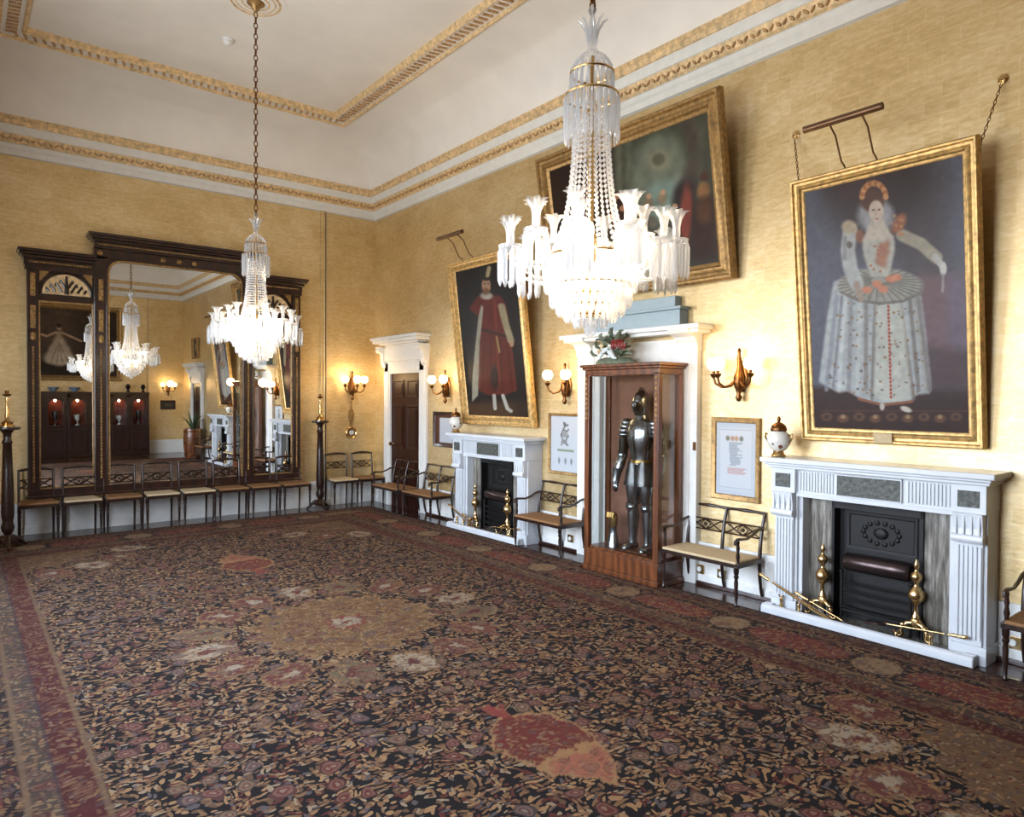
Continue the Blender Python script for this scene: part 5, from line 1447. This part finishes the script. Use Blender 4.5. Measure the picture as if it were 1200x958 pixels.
def make_plant():
    r = thing('potted_plant', 'spiky plant in a tall wooden tub near the rear door, seen in the mirror', 'plant', (5.12, .12, 0))
    m = MB(); m.lathe([(.20,.02),(.21,.06),(.24,.30),(.25,.55),(.235,.80),(.23,.83),(.21,.83),(.20,.80)], 20); t = m.build('tub', M['casewood'], r, smooth=40)
    for z in (.10, .42, .74):
        m = MB(); R = .222 if z < .2 else (.247 if z < .6 else .241); m.lathe([(R,z),(R+.006,z+.005),(R+.006,z+.04),(R,z+.045)], 20); m.build('hoop', M['bronze'], t, smooth=40)
    m = MB(); m.lathe([(.0,.80),(.20,.80),(.20,.79)], 16); m.build('soil', M['darkwood'], r)
    rd = random.Random(4)
    for k in range(14):
        a = 2*PI*k/14+rd.uniform(-.2,.2); ln = rd.uniform(.5,.85); up = rd.uniform(.8,1.4); m = MB(); rows = []
        for q in range(7):
            t = q/6; d = ln*t*math.cos(up)+.1*t*t; z = .80+ln*t*math.sin(up)-.18*t*t*t; wd = .028*(1-t**2)+.002
            x, y = .04*math.cos(a)+d*math.cos(a)*.7, .04*math.sin(a)+d*math.sin(a)*.7
            x = min(x, .30)
            sx, sy = -math.sin(a)*wd, math.cos(a)*wd
            rows.append([(x-sx,y-sy,z),(x,y,z-.008),(x+sx,y+sy,z),(x,y,z+.003)])
        m.loops(rows, cap0=True, cap1=True); m.build('leaf', M['leaf'], r, smooth=60)
make_plant()

# ================================================================== LIGHT
def area(name, loc, rot, sx, sy, watts, col):
    l = bpy.data.lights.new(name, 'AREA'); l.shape = 'RECTANGLE'; l.size = sx; l.size_y = sy; l.energy = watts; l.color = col
    o = bpy.data.objects.new(name, l); COL.objects.link(o); o.location = loc; o.rotation_euler = rot
    return o
for i, (yc, w) in enumerate(WIN):      # portals: they only steer the sampling of the sky through each window
    o = area('window_portal', (XL-.19, yc, (WZ0+WZ1)/2), (0, math.radians(-90), 0), WZ1-WZ0, w, 1, (1,1,1)); o.data.cycles.is_portal = True
for cy in (2.36, 7.14):
    point('chandelier_light', (2.37, cy, 2.33), 70, (1.0,.72,.42), .06)
    for q in range(4):  # added fill lamps at the extra bulbs, brightening crystal arms and ceiling
        a = PI/4+PI/2*q; point('chandelier_fill_light', (2.37+.25*math.cos(a), cy+.25*math.sin(a), 2.50), 11, (1.0,.78,.52), .03)
wd = bpy.data.worlds.new('World'); scene.world = wd; wd.use_nodes = True
nt = wd.node_tree; bg = nt.nodes.get('Background')
tc = nt.nodes.new('ShaderNodeTexCoord'); sp = nt.nodes.new('ShaderNodeSeparateXYZ'); nt.links.new(tc.outputs['Generated'], sp.inputs[0])
rp = nt.nodes.new('ShaderNodeValToRGB'); mp = nt.nodes.new('ShaderNodeMapRange'); nt.links.new(sp.outputs[2], mp.inputs[0]); mp.inputs[1].default_value = -1; mp.inputs[2].default_value = 1
nt.links.new(mp.outputs[0], rp.inputs[0]); e = rp.color_ramp.elements
e[0].position = 0; e[0].color = (.46,.46,.46,1); e[1].position = 1; e[1].color = (.48,.66,1.0,1)
for p, c in ((.485,(.50,.50,.51,1)), (.515,(.92,1.0,1.16,1)), (.7,(.82,.94,1.18,1))):
    q = e.new(p); q.color = c
nt.links.new(rp.outputs[0], bg.inputs[0]); bg.inputs[1].default_value = SKY

# ================================================================== CAMERA, VIEW
cam = bpy.data.cameras.new('Camera'); co = bpy.data.objects.new('Camera', cam); COL.objects.link(co)
cam.sensor_fit = 'HORIZONTAL'; cam.sensor_width = 36.0; cam.lens = CAM_F/1200*36.0; cam.clip_start = .05
d = Vector((math.sin(YAW)*math.cos(PITCH), math.cos(YAW)*math.cos(PITCH), math.sin(PITCH)))
rt = Vector((math.cos(YAW), -math.sin(YAW), 0)); up = rt.cross(d)
r2 = rt*math.cos(ROLL)+up*math.sin(ROLL); u2 = -rt*math.sin(ROLL)+up*math.cos(ROLL)
Mx = Matrix(((r2.x,u2.x,-d.x,0),(r2.y,u2.y,-d.y,0),(r2.z,u2.z,-d.z,CAM_H),(0,0,0,1)))
co.matrix_world = Mx
scene.camera = co
vs = scene.view_settings
vs.view_transform = 'Standard'; vs.look = 'None'; vs.gamma = 1.0; vs.use_curve_mapping = False; vs.exposure = 0.08
scene.cycles.use_denoising = True
scene.cycles.max_bounces = 10; scene.cycles.diffuse_bounces = 4; scene.cycles.glossy_bounces = 5; scene.cycles.transparent_max_bounces = 24; scene.cycles.transmission_bounces = 4
scene.cycles.sample_clamp_indirect = 6.0
scene.cycles.caustics_reflective = False; scene.cycles.caustics_refractive = False
